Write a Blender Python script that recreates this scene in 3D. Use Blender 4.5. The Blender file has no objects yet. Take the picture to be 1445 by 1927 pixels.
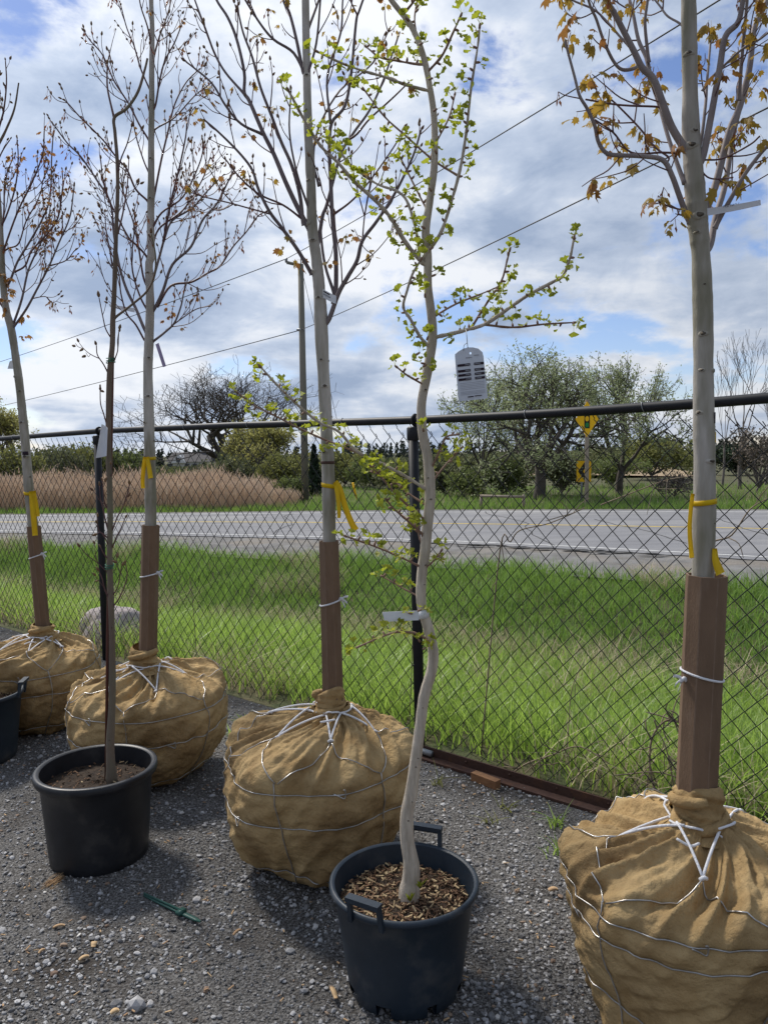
import bpy, math, random
import numpy as np
from mathutils import Vector, Matrix

S = bpy.context.scene
C = bpy.context.scene.collection
R = math.radians
rnd = random.Random(7)
nr = np.random.default_rng(7)

# ------------------------------------------------------------------ camera
FPX, CX, CY, HZ, CAMH = 1447.0, 722.5, 963.5, 850.0, 1.6
PITCH = math.atan((CY - HZ) / FPX)
ROLL = R(0.7)
cam_d = bpy.data.cameras.new('camera')
cam = bpy.data.objects.new('camera', cam_d)
C.objects.link(cam)
cam_d.sensor_fit = 'VERTICAL'
cam_d.sensor_height = 36.0
cam_d.lens = 36.0 * FPX / 1927.0
cam_d.clip_start = 0.05
cam_d.clip_end = 6000
cam.location = (0, 0, CAMH)
cam.rotation_mode = 'XYZ'
_m = Matrix.Rotation(math.pi / 2 - PITCH, 4, 'X') @ Matrix.Rotation(-ROLL, 4, 'Z')
cam.rotation_euler = _m.to_euler('XYZ')
S.camera = cam
_ce = _m.to_3x3()

def ray(px, py):
    return _ce @ Vector(((px - CX) / FPX, -(py - CY) / FPX, -1.0))

def at(px, py, Y):
    d = ray(px, py)
    t = Y / d.y
    return np.array((d.x * t, Y, CAMH + d.z * t))

def gnd(px, py, z=0.0):
    d = ray(px, py)
    t = (z - CAMH) / d.z
    return np.array((d.x * t, d.y * t, z))

# ------------------------------------------------------------------ world
SUN_EL, SUN_AZ = R(50), R(-42)          # azimuth from +Y, negative = to the left
W = bpy.data.worlds.new('World')
S.world = W
W.use_nodes = True
nt = W.node_tree
nt.nodes.clear()
N = nt.nodes.new
L = nt.links.new
out = N('ShaderNodeOutputWorld')
bg = N('ShaderNodeBackground')
bg.inputs['Strength'].default_value = 0.1
sky = N('ShaderNodeTexSky')
sky.sky_type = 'NISHITA'
sky.sun_disc = False
sky.sun_elevation = SUN_EL
sky.sun_rotation = SUN_AZ
sky.air_density = 1.0
sky.dust_density = 0.3
sky.ozone_density = 2.0
tc = N('ShaderNodeTexCoord')
sep = N('ShaderNodeSeparateXYZ')
L(tc.outputs['Generated'], sep.inputs[0])

def wm(op, a, b=None, c=None, clamp=False):
    n = N('ShaderNodeMath')
    n.operation = op
    n.use_clamp = clamp
    for i, v in enumerate((a, b, c)):
        if v is None:
            continue
        if isinstance(v, (int, float)):
            n.inputs[i].default_value = v
        else:
            L(v, n.inputs[i])
    return n.outputs[0]

zc = wm('ADD', wm('MAXIMUM', sep.outputs[2], 0.0), 0.20)
cmb = N('ShaderNodeCombineXYZ')
L(wm('DIVIDE', sep.outputs[0], zc), cmb.inputs[0])
L(wm('DIVIDE', sep.outputs[1], zc), cmb.inputs[1])
L(wm('MULTIPLY', sep.outputs[2], 3.0), cmb.inputs[2])

def wnoise(scale, detail, rough, off, dist=0.0):
    mp = N('ShaderNodeMapping')
    mp.inputs['Location'].default_value = off
    L(cmb.outputs[0], mp.inputs[0])
    n = N('ShaderNodeTexNoise')
    n.inputs['Scale'].default_value = scale
    n.inputs['Detail'].default_value = detail
    n.inputs['Roughness'].default_value = rough
    n.inputs['Distortion'].default_value = dist
    L(mp.outputs[0], n.inputs['Vector'])
    return n.outputs['Fac']

def dnoise(scale, detail, rough, off, dist=0.0):
    mp = N('ShaderNodeMapping')
    mp.inputs['Location'].default_value = off
    mp.inputs['Scale'].default_value = (1, 1, 1.9)
    L(tc.outputs['Generated'], mp.inputs[0])
    n = N('ShaderNodeTexNoise')
    n.inputs['Scale'].default_value = scale
    n.inputs['Detail'].default_value = detail
    n.inputs['Roughness'].default_value = rough
    n.inputs['Distortion'].default_value = dist
    L(mp.outputs[0], n.inputs['Vector'])
    return n.outputs['Fac']

n_cov = wm('ADD', wm('MULTIPLY', wnoise(1.15, 9, 0.55, (3.1, 0.4, 0.0), 0.15), 0.45), wm('MULTIPLY', dnoise(4.6, 10, 0.60, (2.3, 1.1, 0.5), 0.2), 0.55))
n_shd = wnoise(1.25, 8, 0.55, (7.7, 2.2, 1.0), 0.25)
n_fine = dnoise(9.0, 8, 0.62, (1.7, 5.2, 2.0), 0.4)
cov = N('ShaderNodeMapRange')
cov.interpolation_type = 'SMOOTHSTEP'
cov.inputs['From Min'].default_value = 0.41
cov.inputs['From Max'].default_value = 0.482
L(n_cov, cov.inputs['Value'])
# thin cloud is bright, thick cloud is grey-blue underneath
thick = wm('MULTIPLY_ADD', n_cov, 0.9, wm('MULTIPLY', wm('SUBTRACT', 1.0, n_shd), 1.15))
thick = wm('MULTIPLY_ADD', wm('SUBTRACT', n_fine, 0.5), 0.42, thick)
ramp = N('ShaderNodeValToRGB')
e = ramp.color_ramp.elements
e[0].position = 0.70
e[0].color = (6.9, 7.15, 7.6, 1)
e[1].position = 0.97
e[1].color = (2.7, 3.4, 4.7, 1)
for p, col in ((0.765, (5.9, 6.3, 7.0, 1)), (0.84, (4.3, 4.95, 6.1, 1))):
    k = ramp.color_ramp.elements.new(p)
    k.color = col
L(wm('MULTIPLY', thick, 0.80), ramp.inputs[0])
tint = N('ShaderNodeMix')
tint.data_type = 'RGBA'
tint.blend_type = 'MULTIPLY'
tint.inputs[0].default_value = 1.0
L(sky.outputs[0], tint.inputs[6])
tint.inputs[7].default_value = (0.68, 0.68, 0.80, 1)
mx = N('ShaderNodeMix')
mx.data_type = 'RGBA'
L(cov.outputs[0], mx.inputs[0])
L(tint.outputs[2], mx.inputs[6])
sdot = N('ShaderNodeVectorMath')
sdot.operation = 'DOT_PRODUCT'
L(tc.outputs['Generated'], sdot.inputs[0])
sdot.inputs[1].default_value = (math.sin(SUN_AZ) * math.cos(SUN_EL), math.cos(SUN_AZ) * math.cos(SUN_EL), math.sin(SUN_EL))
s01 = wm('MULTIPLY_ADD', sdot.outputs['Value'], 0.5, 0.5)
glow = wm('MULTIPLY_ADD', wm('MULTIPLY', s01, s01), 0.56, 0.44)    # cloud scatters more light forward, near the sun
cg = N('ShaderNodeVectorMath')
cg.operation = 'SCALE'
L(ramp.outputs[0], cg.inputs[0])
L(glow, cg.inputs['Scale'])
L(cg.outputs[0], mx.inputs[7])
L(mx.outputs[2], bg.inputs['Color'])
L(bg.outputs[0], out.inputs[0])

# ------------------------------------------------------------------ sun
sd = bpy.data.lights.new('sun', 'SUN')
sd.energy = 2.9
sd.angle = R(9)
sd.color = (1.0, 0.95, 0.87)
sun = bpy.data.objects.new('sun', sd)
C.objects.link(sun)
sv = Vector((math.sin(SUN_AZ) * math.cos(SUN_EL), math.cos(SUN_AZ) * math.cos(SUN_EL), math.sin(SUN_EL)))
sun.rotation_euler = sv.to_track_quat('Z', 'Y').to_euler()
sun.location = (0, 0, 30)

S.render.engine = 'CYCLES'
S.view_settings.view_transform = 'Standard'
S.view_settings.look = 'None'
S.view_settings.exposure = 0.68
S.view_settings.gamma = 1.0
S.cycles.max_bounces = 6
S.cycles.transparent_max_bounces = 6

# ------------------------------------------------------------------ materials
MATS = {}

def mat(name, c1, c2=None, scale=8.0, rough=0.8, bump=0.0, bscale=None, stretch=(1, 1, 1), detail=5,
        lo=0.35, hi=0.65, island=0.0, trans=0.0, spec=0.3, metal=0.0, c3=None, c3scale=1.5, c3lo=0.5, c3hi=0.7,
        coord='Object', bdist=0.01, tcol=None):
    m = bpy.data.materials.new(name)
    MATS[name] = m
    m.use_nodes = True
    t = m.node_tree
    n = t.nodes
    l = t.links.new
    p = n['Principled BSDF']
    o = n['Material Output']
    p.inputs['Roughness'].default_value = rough
    p.inputs['Specular IOR Level'].default_value = spec
    p.inputs['Metallic'].default_value = metal
    tcn = n.new('ShaderNodeTexCoord')
    mp = n.new('ShaderNodeMapping')
    mp.inputs['Scale'].default_value = stretch
    l(tcn.outputs[coord], mp.inputs[0])

    def noise(sc, dt=detail):
        k = n.new('ShaderNodeTexNoise')
        k.inputs['Scale'].default_value = sc
        k.inputs['Detail'].default_value = dt
        k.inputs['Roughness'].default_value = 0.6
        l(mp.outputs[0], k.inputs['Vector'])
        return k.outputs['Fac']

    def rng(v, a, b):
        k = n.new('ShaderNodeMapRange')
        k.inputs['From Min'].default_value = a
        k.inputs['From Max'].default_value = b
        l(v, k.inputs['Value'])
        return k.outputs[0]

    def mixc(f, a, b):
        k = n.new('ShaderNodeMix')
        k.data_type = 'RGBA'
        l(f, k.inputs[0])
        for v, s in ((a, 6), (b, 7)):
            if isinstance(v, tuple):
                k.inputs[s].default_value = (*v, 1)
            else:
                l(v, k.inputs[s])
        return k.outputs[2]
    col = c1
    if c2 is not None:
        f = rng(noise(scale), lo, hi)
        if island:
            g = n.new('ShaderNodeNewGeometry')
            oi = n.new('ShaderNodeObjectInfo')
            ad = n.new('ShaderNodeMath')
            ad.operation = 'ADD'
            l(g.outputs['Random Per Island'], ad.inputs[0])
            l(oi.outputs['Random'], ad.inputs[1])
            fr = n.new('ShaderNodeMath')
            fr.operation = 'FRACT'
            l(ad.outputs[0], fr.inputs[0])
            mm = n.new('ShaderNodeMix')
            mm.data_type = 'FLOAT'
            mm.inputs[0].default_value = island
            l(f, mm.inputs[2])
            l(fr.outputs[0], mm.inputs[3])
            f = mm.outputs[0]
        col = mixc(f, c1, c2)
    if c3 is not None:
        col = mixc(rng(noise(c3scale, 4), c3lo, c3hi), col, c3)
    if isinstance(col, tuple):
        p.inputs['Base Color'].default_value = (*col, 1)
    else:
        l(col, p.inputs['Base Color'])
    if bump:
        b = n.new('ShaderNodeBump')
        b.inputs['Strength'].default_value = bump
        b.inputs['Distance'].default_value = bdist
        l(noise(bscale or scale * 3, max(6, detail)), b.inputs['Height'])
        l(b.outputs[0], p.inputs['Normal'])
    if trans:
        tr = n.new('ShaderNodeBsdfTranslucent')
        if tcol:
            tr.inputs[0].default_value = (*tcol, 1)
        elif isinstance(col, tuple):
            tr.inputs[0].default_value = (*col, 1)
        else:
            l(col, tr.inputs[0])
        ms = n.new('ShaderNodeMixShader')
        ms.inputs[0].default_value = trans
        l(p.outputs[0], ms.inputs[1])
        l(tr.outputs[0], ms.inputs[2])
        l(ms.outputs[0], o.inputs[0])
    return m

M_yard = mat('gravelly_soil', (0.065, 0.060, 0.056), (0.27, 0.262, 0.255), 120, 0.95, 1.0, 110, lo=.42, hi=.66, c3=(0.048, 0.039, 0.032), c3scale=1.6, bdist=0.02)
M_turf = mat('turf_soil', (0.045, 0.060, 0.022), (0.10, 0.085, 0.045), 4, 0.95, 0.8, 30, bdist=0.03)
M_field = mat('dry_field', (0.33, 0.25, 0.16), (0.24, 0.18, 0.11), 0.4, 0.95, 0.5, 3, bdist=0.2)
M_asph = mat('asphalt', (0.205, 0.205, 0.215), (0.165, 0.165, 0.175), 1.2, 0.9, 0.5, 90, c3=(0.26, 0.255, 0.255), c3scale=0.35, stretch=(0.5, 2, 1), bdist=0.01)
M_shld = mat('shoulder_gravel', (0.20, 0.195, 0.19), (0.12, 0.115, 0.11), 2.2, 0.95, 0.9, 50, c3=(0.22, 0.19, 0.155), c3scale=0.7, bdist=0.02)
M_patch = mat('tar_patch', (0.035, 0.035, 0.037), (0.06, 0.06, 0.06), 5, 0.85, 0.6, 60)
M_white = mat('white_road_paint', (0.52, 0.52, 0.51), (0.25, 0.25, 0.25), 9, 0.8, lo=0.5, hi=0.7)
M_yel = mat('yellow_road_paint', (0.55, 0.40, 0.08), (0.40, 0.31, 0.12), 6, 0.8, lo=0.45, hi=0.7)
M_stone = mat('gravel_stone', (0.085, 0.084, 0.086), (0.43, 0.425, 0.43), 40, 0.85, island=0.85, spec=0.35)
M_grit = mat('grit', (0.065, 0.060, 0.057), (0.27, 0.26, 0.25), 40, 0.9, island=0.8)
M_stone2 = mat('pale_gravel_stone', (0.34, 0.33, 0.33), (0.55, 0.53, 0.50), 40, 0.8, island=0.85)
M_stone3 = mat('brown_gravel_stone', (0.16, 0.105, 0.075), (0.28, 0.21, 0.155), 40, 0.85, island=0.85)
M_chip = mat('wood_chip', (0.48, 0.34, 0.19), (0.27, 0.16, 0.09), 40, 0.85, island=0.8)
M_mulch = mat('bark_mulch', (0.045, 0.026, 0.017), (0.20, 0.115, 0.065), 40, 0.95, island=0.9)
M_mulchp = mat('pale_mulch', (0.30, 0.21, 0.12), (0.46, 0.35, 0.20), 40, 0.9, island=0.8)
M_soil = mat('potting_soil', (0.022, 0.016, 0.012), (0.055, 0.038, 0.026), 30, 1.0, 0.8, 80)
M_grass = mat('grass_blade', (0.080, 0.155, 0.024), (0.36, 0.45, 0.13), 2.6, 0.42, lo=.38, hi=.62, island=0.55, trans=0.45, spec=0.5, tcol=(0.40, 0.58, 0.10))
M_grassd = mat('grass_blade_dark', (0.060, 0.125, 0.026), (0.235, 0.34, 0.095), 2.2, 0.6, lo=.38, hi=.62, island=0.5, trans=0.35, tcol=(0.27, 0.44, 0.075))  # darker copy of the blade green, the bank's shade put into the colour
M_straw = mat('dry_grass', (0.60, 0.52, 0.36), (0.34, 0.27, 0.17), 4, 0.8, island=0.7, trans=0.25)
M_reed = mat('reed', (0.64, 0.50, 0.375), (0.45, 0.335, 0.24), 1.0, 0.85, island=0.6, trans=0.25)
M_bark = mat('maple_bark', (0.52, 0.485, 0.445), (0.33, 0.30, 0.26), 11, 0.85, 0.7, 45, stretch=(1, 1, 0.22), c3=(0.225, 0.21, 0.155), c3scale=8, c3lo=0.46, c3hi=0.62, bdist=0.006)
M_limb = mat('maple_limb', (0.31, 0.27, 0.262), (0.20, 0.165, 0.165), 14, 0.75, 0.3, 70, stretch=(1, 1, 0.5), bdist=0.003)
M_limb2 = mat('maple_limb_purple', (0.20, 0.165, 0.17), (0.125, 0.095, 0.10), 14, 0.75, 0.3, 70, stretch=(1, 1, 0.5), bdist=0.003)
M_twig = mat('maple_twig', (0.10, 0.052, 0.060), (0.16, 0.088, 0.08), 20, 0.6)
M_knot = mat('branch_scar', (0.085, 0.070, 0.055), (0.19, 0.16, 0.125), 60, 0.95, 0.8, 120, bdist=0.004)
M_gbark = mat('ginkgo_bark', (0.61, 0.535, 0.44), (0.36, 0.305, 0.24), 60, 0.9, 1.0, 110, stretch=(1, 1, 0.16), c3=(0.46, 0.40, 0.33), c3scale=9, bdist=0.008)
M_gtwig = mat('ginkgo_twig', (0.20, 0.115, 0.085), (0.29, 0.19, 0.14), 20, 0.75)
M_sbark = mat('serviceberry_bark', (0.20, 0.15, 0.115), (0.115, 0.085, 0.065), 12, 0.85, 0.4, 70, stretch=(1, 1, 0.3), c3=(0.20, 0.19, 0.13), c3scale=6, bdist=0.004)
M_mleaf = mat('maple_leaf', (0.215, 0.145, 0.032), (0.36, 0.265, 0.065), 8, 0.6, island=0.75, trans=0.38, spec=0.25, tcol=(0.46, 0.29, 0.045))
M_oleaf = mat('maple_leaf_orange', (0.28, 0.12, 0.04), (0.36, 0.20, 0.055), 8, 0.6, island=0.75, trans=0.4, spec=0.25)
M_rleaf = mat('red_flower', (0.20, 0.055, 0.040), (0.30, 0.14, 0.05), 8, 0.65, island=0.75, trans=0.3)
M_bud = mat('bud', (0.13, 0.065, 0.045), (0.21, 0.14, 0.07), 30, 0.7, island=0.6)
M_gleaf = mat('ginkgo_leaf', (0.18, 0.205, 0.020), (0.37, 0.38, 0.055), 8, 0.55, island=0.75, trans=0.40, spec=0.3, tcol=(0.48, 0.54, 0.045))
M_burlap = mat('burlap', (0.455, 0.325, 0.165), (0.33, 0.22, 0.102), 9, 0.95, 0.9, 38, detail=11, c3=(0.155, 0.094, 0.043), c3scale=3.2, c3lo=0.47, c3hi=0.72, spec=0.1, bdist=0.014)
M_wire = mat('basket_wire', (0.52, 0.51, 0.50), (0.30, 0.28, 0.26), 20, 0.35, metal=0.8)
M_twine = mat('white_twine', (0.82, 0.82, 0.84), (0.68, 0.68, 0.72), 60, 0.6, 0.5, 200, trans=0.1)
M_slv = mat('trunk_guard', (0.19, 0.122, 0.078), (0.135, 0.085, 0.053), 12, 0.8, 0.5, 200, stretch=(1, 1, 0.3), c3=(0.21, 0.15, 0.11), c3scale=9, c3lo=0.58, c3hi=0.75, bdist=0.003)
M_slve = mat('trunk_guard_edge', (0.225, 0.155, 0.108), (0.17, 0.112, 0.076), 30, 0.85)
M_ribbon = mat('yellow_ribbon', (0.82, 0.58, 0.012), (0.74, 0.50, 0.01), 20, 0.45, trans=0.35, tcol=(0.9, 0.66, 0.02))
M_tag = mat('white_tag', (0.76, 0.78, 0.82), (0.70, 0.72, 0.77), 10, 0.5, trans=0.12)
M_tagg = mat('grey_tag', (0.60, 0.63, 0.69), (0.56, 0.59, 0.65), 10, 0.5)
M_purp = mat('purple_tag', (0.35, 0.29, 0.45), (0.30, 0.25, 0.40), 10, 0.5)
M_ink = mat('dark_ink', (0.020, 0.008, 0.016), rough=0.6)
M_inkg = mat('grey_ink', (0.30, 0.31, 0.35), rough=0.6)
M_pot = mat('black_plastic', (0.011, 0.012, 0.015), (0.020, 0.021, 0.025), 7, 0.42, 0.12, 90, c3=(0.070, 0.066, 0.062), c3scale=6, c3lo=0.56, c3hi=0.82, spec=0.35, bdist=0.003)
M_potb = mat('blue_black_plastic', (0.012, 0.021, 0.033), (0.020, 0.031, 0.046), 7, 0.48, 0.15, 90, c3=(0.080, 0.080, 0.078), c3scale=7, c3lo=0.55, c3hi=0.82, spec=0.38, bdist=0.003)
M_vinyl = mat('black_vinyl', (0.010, 0.011, 0.014), (0.016, 0.017, 0.021), 14, 0.55, spec=0.28)
M_galv = mat('galvanised_steel', (0.33, 0.34, 0.35), (0.24, 0.25, 0.26), 10, 0.5, metal=0.6)
M_rust = mat('rusty_steel', (0.085, 0.046, 0.034), (0.065, 0.035, 0.027), 8, 0.9, 0.5, 50, c3=(0.19, 0.085, 0.04), c3scale=4, c3lo=0.6, c3hi=0.8)
M_block = mat('split_wood', (0.30, 0.155, 0.075), (0.19, 0.095, 0.05), 10, 0.9, 0.5, 50, stretch=(0.2, 1, 1))
M_post = mat('weathered_wood', (0.36, 0.30, 0.235), (0.27, 0.22, 0.17), 8, 0.9, 0.4, 60, stretch=(1, 1, 0.1))
M_pole = mat('utility_pole_wood', (0.20, 0.185, 0.155), (0.15, 0.145, 0.115), 3, 0.9, 0.5, 20, stretch=(1, 1, 0.1))
M_cable = mat('cable', (0.02, 0.02, 0.022), rough=0.6)
M_rock = mat('boulder', (0.45, 0.385, 0.37), (0.32, 0.285, 0.28), 3.5, 0.9, 0.8, 18, c3=(0.36, 0.35, 0.34), c3scale=2, bdist=0.03)
M_stake = mat('red_brown_stake', (0.115, 0.040, 0.026), (0.085, 0.030, 0.022), 10, 0.55)
M_gstake = mat('green_plastic', (0.018, 0.065, 0.054), (0.028, 0.085, 0.07), 10, 0.45)
M_gtie = mat('green_tie', (0.02, 0.16, 0.10), rough=0.5)
M_signy = mat('sign_yellow', (0.92, 0.53, 0.008), (0.86, 0.49, 0.008), 3, 0.5)
M_blk = mat('sign_black', (0.012, 0.012, 0.014), rough=0.6)
M_red = mat('signal_red', (0.28, 0.03, 0.04), rough=0.6)
M_grn = mat('signal_green', (0.02, 0.22, 0.06), rough=0.6)
M_dbark = mat('dark_bark', (0.065, 0.056, 0.050), (0.11, 0.095, 0.082), 5, 0.95, 0.5, 30)
M_gybark = mat('grey_bark', (0.13, 0.115, 0.105), (0.19, 0.165, 0.15), 5, 0.95)
M_f_oliv = mat('olive_foliage', (0.155, 0.165, 0.050), (0.27, 0.275, 0.09), 0.8, 0.8, island=0.6, trans=0.35)
M_f_gold = mat('golden_foliage', (0.27, 0.26, 0.075), (0.42, 0.40, 0.14), 0.8, 0.8, island=0.6, trans=0.4)
M_f_dark = mat('dark_foliage', (0.115, 0.13, 0.06), (0.20, 0.21, 0.105), 0.8, 0.85, island=0.6, trans=0.25)
M_f_mid = mat('mid_foliage', (0.105, 0.135, 0.042), (0.19, 0.225, 0.075), 0.8, 0.8, island=0.6, trans=0.35)
M_f_pale = mat('pale_foliage', (0.20, 0.255, 0.10), (0.42, 0.46, 0.27), 0.8, 0.7, island=0.7, trans=0.4)
M_f_con = mat('conifer_foliage', (0.016, 0.033, 0.016), (0.034, 0.055, 0.028), 0.8, 0.9, island=0.6)
M_f_wood = mat('distant_foliage', (0.045, 0.060, 0.045), (0.085, 0.10, 0.075), 0.05, 0.9, island=0.6)
M_brush = mat('grey_brush', (0.125, 0.10, 0.08), (0.20, 0.165, 0.13), 3, 0.9, island=0.6)
M_hwall = mat('house_wall', (0.62, 0.62, 0.62), (0.55, 0.55, 0.56), 2, 0.8)
M_hroof = mat('house_roof', (0.060, 0.056, 0.058), (0.085, 0.08, 0.08), 2, 0.9)
M_glass = mat('window_glass', (0.05, 0.06, 0.08), rough=0.15, spec=0.6)
M_vine = mat('dead_stem', (0.16, 0.12, 0.085), (0.27, 0.22, 0.16), 20, 0.9)

# ------------------------------------------------------------------ mesh helpers
ORG = {}

def npmesh(name, V, F, mats, mi=None, smooth=True):
    V = np.asarray(V, dtype=np.float32).reshape(-1, 3)
    me = bpy.data.meshes.new(name)
    if isinstance(F, np.ndarray):
        k = F.shape[1]
        ls = np.arange(0, len(F) * k, k, dtype=np.int32)
        lt = np.full(len(F), k, dtype=np.int32)
        flat = F.astype(np.int32).ravel()
    else:
        lt = np.array([len(f) for f in F], dtype=np.int32)
        ls = np.concatenate(([0], np.cumsum(lt)[:-1])).astype(np.int32)
        flat = np.array([i for f in F for i in f], dtype=np.int32)
    me.vertices.add(len(V))
    me.vertices.foreach_set('co', V.ravel())
    me.loops.add(len(flat))
    me.loops.foreach_set('vertex_index', flat)
    me.polygons.add(len(lt))
    me.polygons.foreach_set('loop_start', ls)
    me.polygons.foreach_set('loop_total', lt)
    if mi is not None:
        me.polygons.foreach_set('material_index', np.asarray(mi, dtype=np.int32))
    me.polygons.foreach_set('use_smooth', np.full(len(lt), smooth))
    me.update(calc_edges=True)
    for m in (mats if isinstance(mats, (list, tuple)) else [mats]):
        me.materials.append(m)
    return me

def put(name, me, parent=None, kind=None, label=None, cat=None, group=None, loc=None):
    o = bpy.data.objects.new(name, me)
    C.objects.link(o)
    if parent is not None:
        o.parent = parent
        ORG[o.name] = ORG[parent.name]
    else:
        ORG[o.name] = np.zeros(3)
    if loc is not None:
        o.location = loc
    if kind:
        o['kind'] = kind
    if label:
        o['label'] = label
    if cat:
        o['category'] = cat
    if group:
        o['group'] = group
    return o

def thing(name, label, cat, loc, group=None):
    o = bpy.data.objects.new(name, None)
    C.objects.link(o)
    o.location = tuple(float(v) for v in loc)
    o.empty_display_size = 0.1
    ORG[o.name] = np.array(loc, dtype=float)
    o['label'] = label
    o['category'] = cat
    if group:
        o['group'] = group
    return o

class MB:
    """collects tubes, boxes and strips in world coordinates"""
    def __init__(self):
        self.V, self.F, self.I, self.n = [], [], [], 0

    def add(self, V, F, mi=0):
        V = np.asarray(V, dtype=float).reshape(-1, 3)
        self.V.append(V)
        self.F += [tuple(i + self.n for i in f) for f in F]
        self.I += [mi] * len(F)
        self.n += len(V)

    def tube(self, pts, rad, n=6, mi=0, cap=True, closed=False):
        P = np.asarray(pts, dtype=float)
        k = len(P)
        r = np.full(k, rad) if np.isscalar(rad) else np.asarray(rad, dtype=float)
        if closed:
            T = np.roll(P, -1, 0) - np.roll(P, 1, 0)
        else:
            T = np.gradient(P, axis=0)
        T /= np.linalg.norm(T, axis=1)[:, None] + 1e-12
        ref = np.array((0.0, 0, 1)) if abs(T[0][2]) < 0.8 else np.array((1.0, 0, 0))
        u = np.cross(T[0], ref)
        u /= np.linalg.norm(u)
        V = np.zeros((k, n, 3))
        a = np.linspace(0, 2 * math.pi, n, endpoint=False)
        for i in range(k):
            u = u - T[i] * np.dot(u, T[i])
            u /= np.linalg.norm(u) + 1e-12
            w = np.cross(T[i], u)
            V[i] = P[i] + r[i] * (np.cos(a)[:, None] * u + np.sin(a)[:, None] * w)
        F = []
        for i in range(k if closed else k - 1):
            j2 = (i + 1) % k
            for j in range(n):
                q = (j + 1) % n
                F.append((i * n + j, i * n + q, j2 * n + q, j2 * n + j))
        if cap and not closed:
            F.append(tuple(range(n))[::-1])
            F.append(tuple((k - 1) * n + j for j in range(n)))
        self.add(V, F, mi)

    def box(self, c, s, rot=None, mi=0):
        c = np.asarray(c, float)
        h = np.asarray(s, float) / 2
        V = np.array([(x, y, z) for x in (-1, 1) for y in (-1, 1) for z in (-1, 1)], float) * h
        if rot is not None:
            V = V @ np.array(rot).T
        self.add(V + c, [(0, 1, 3, 2), (4, 6, 7, 5), (0, 4, 5, 1), (2, 3, 7, 6), (0, 2, 6, 4), (1, 5, 7, 3)], mi)

    def strip(self, pts, wv, th=0.0006, mi=0):
        """flat band along pts, width vector(s) wv, real thickness th"""
        P = np.asarray(pts, float)
        k = len(P)
        Wv = np.asarray(wv, float)
        if Wv.ndim == 1:
            Wv = np.tile(Wv, (k, 1))
        T = np.gradient(P, axis=0)
        Nn = np.cross(T, Wv)
        Nn /= np.linalg.norm(Nn, axis=1)[:, None] + 1e-12
        V = np.concatenate([P - Wv / 2 + Nn * th, P + Wv / 2 + Nn * th, P + Wv / 2 - Nn * th, P - Wv / 2 - Nn * th])
        F = []
        for i in range(k - 1):
            for s in range(4):
                q = (s + 1) % 4
                F.append((s * k + i, q * k + i, q * k + i + 1, s * k + i + 1))
        F.append((0, k, 2 * k, 3 * k))
        F.append((k - 1, 4 * k - 1, 3 * k - 1, 2 * k - 1))
        self.add(V, F, mi)

    def lathe(self, prof, c, n=48, mi=0, fn=None, skip=None):
        """prof: list of (r, z)"""
        k = len(prof)
        a = np.linspace(0, 2 * math.pi, n, endpoint=False)
        V = np.zeros((k, n, 3))
        for i, (r, z) in enumerate(prof):
            V[i, :, 0] = c[0] + r * np.cos(a)
            V[i, :, 1] = c[1] + r * np.sin(a)
            V[i, :, 2] = c[2] + z
        if fn:
            V = fn(V, a)
        F = []
        for i in range(k - 1):
            for j in range(n):
                if skip and skip(i, j):
                    continue
                q = (j + 1) % n
                F.append((i * n + j, i * n + q, (i + 1) * n + q, (i + 1) * n + j))
        self.add(V, F, mi)

    def build(self, name, mats, parent=None, smooth=True, **kw):
        V = np.concatenate(self.V)
        if parent is not None:
            V = V - ORG[parent.name]
        return put(name, npmesh(name, V, self.F, mats, self.I, smooth), parent, **kw)

def catmull(P, k=6):
    P = np.asarray(P, float)
    if len(P) < 3:
        t = np.linspace(0, 1, k + 1)[:, None]
        return P[0] * (1 - t) + P[-1] * t
    Q = np.vstack([2 * P[0] - P[1], P, 2 * P[-1] - P[-2]])
    o = []
    for i in range(1, len(Q) - 2):
        for t in np.linspace(0, 1, k, endpoint=False):
            a, b, c, d = Q[i - 1], Q[i], Q[i + 1], Q[i + 2]
            o.append(0.5 * (2 * b + (c - a) * t + (2 * a - 5 * b + 4 * c - d) * t * t + (3 * b - a - 3 * c + d) * t ** 3))
    o.append(P[-1])
    return np.array(o)

def unit(v):
    v = np.asarray(v, float)
    return v / (np.linalg.norm(v) + 1e-12)

def rdir():
    return unit(nr.normal(size=3))

def basis(d, up=None):
    """matrix with local +Y along d and +Z near up"""
    y = unit(d)
    z = rdir() if up is None else np.asarray(up, float)
    z = unit(z - y * np.dot(z, y))
    x = np.cross(y, z)
    return np.stack([x, y, z], 1)

# ------------------------------------------------------------------ terrain
FB = np.array((0.19, 3.98))                    # fence point at the middle post
FD = unit((0.7695, -0.6386))                      # direction to the right, towards the camera
FN = np.array((-FD[1], FD[0]))                 # beyond the fence
if FN[1] < 0:
    FN = -FN

def fpt(u, z=0.0, off=0.0):
    p = FB + FD * u + FN * off
    return np.array((p[0], p[1], z))

def curve(pts):
    X = np.array([p[0] for p in pts], float)
    Y = np.array([p[1] for p in pts], float)
    xs = np.linspace(X[0], X[-1], 200)
    ys = np.interp(xs, X, Y)
    k = np.hanning(21)
    k /= k.sum()
    yp = np.concatenate([ys[0] + (ys[1] - ys[0]) * np.arange(-10, 0), ys, ys[-1] + (ys[-1] - ys[-2]) * np.arange(1, 11)])
    ys = np.convolve(yp, k, 'valid')
    return lambda x: np.interp(x, xs, ys)

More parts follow.
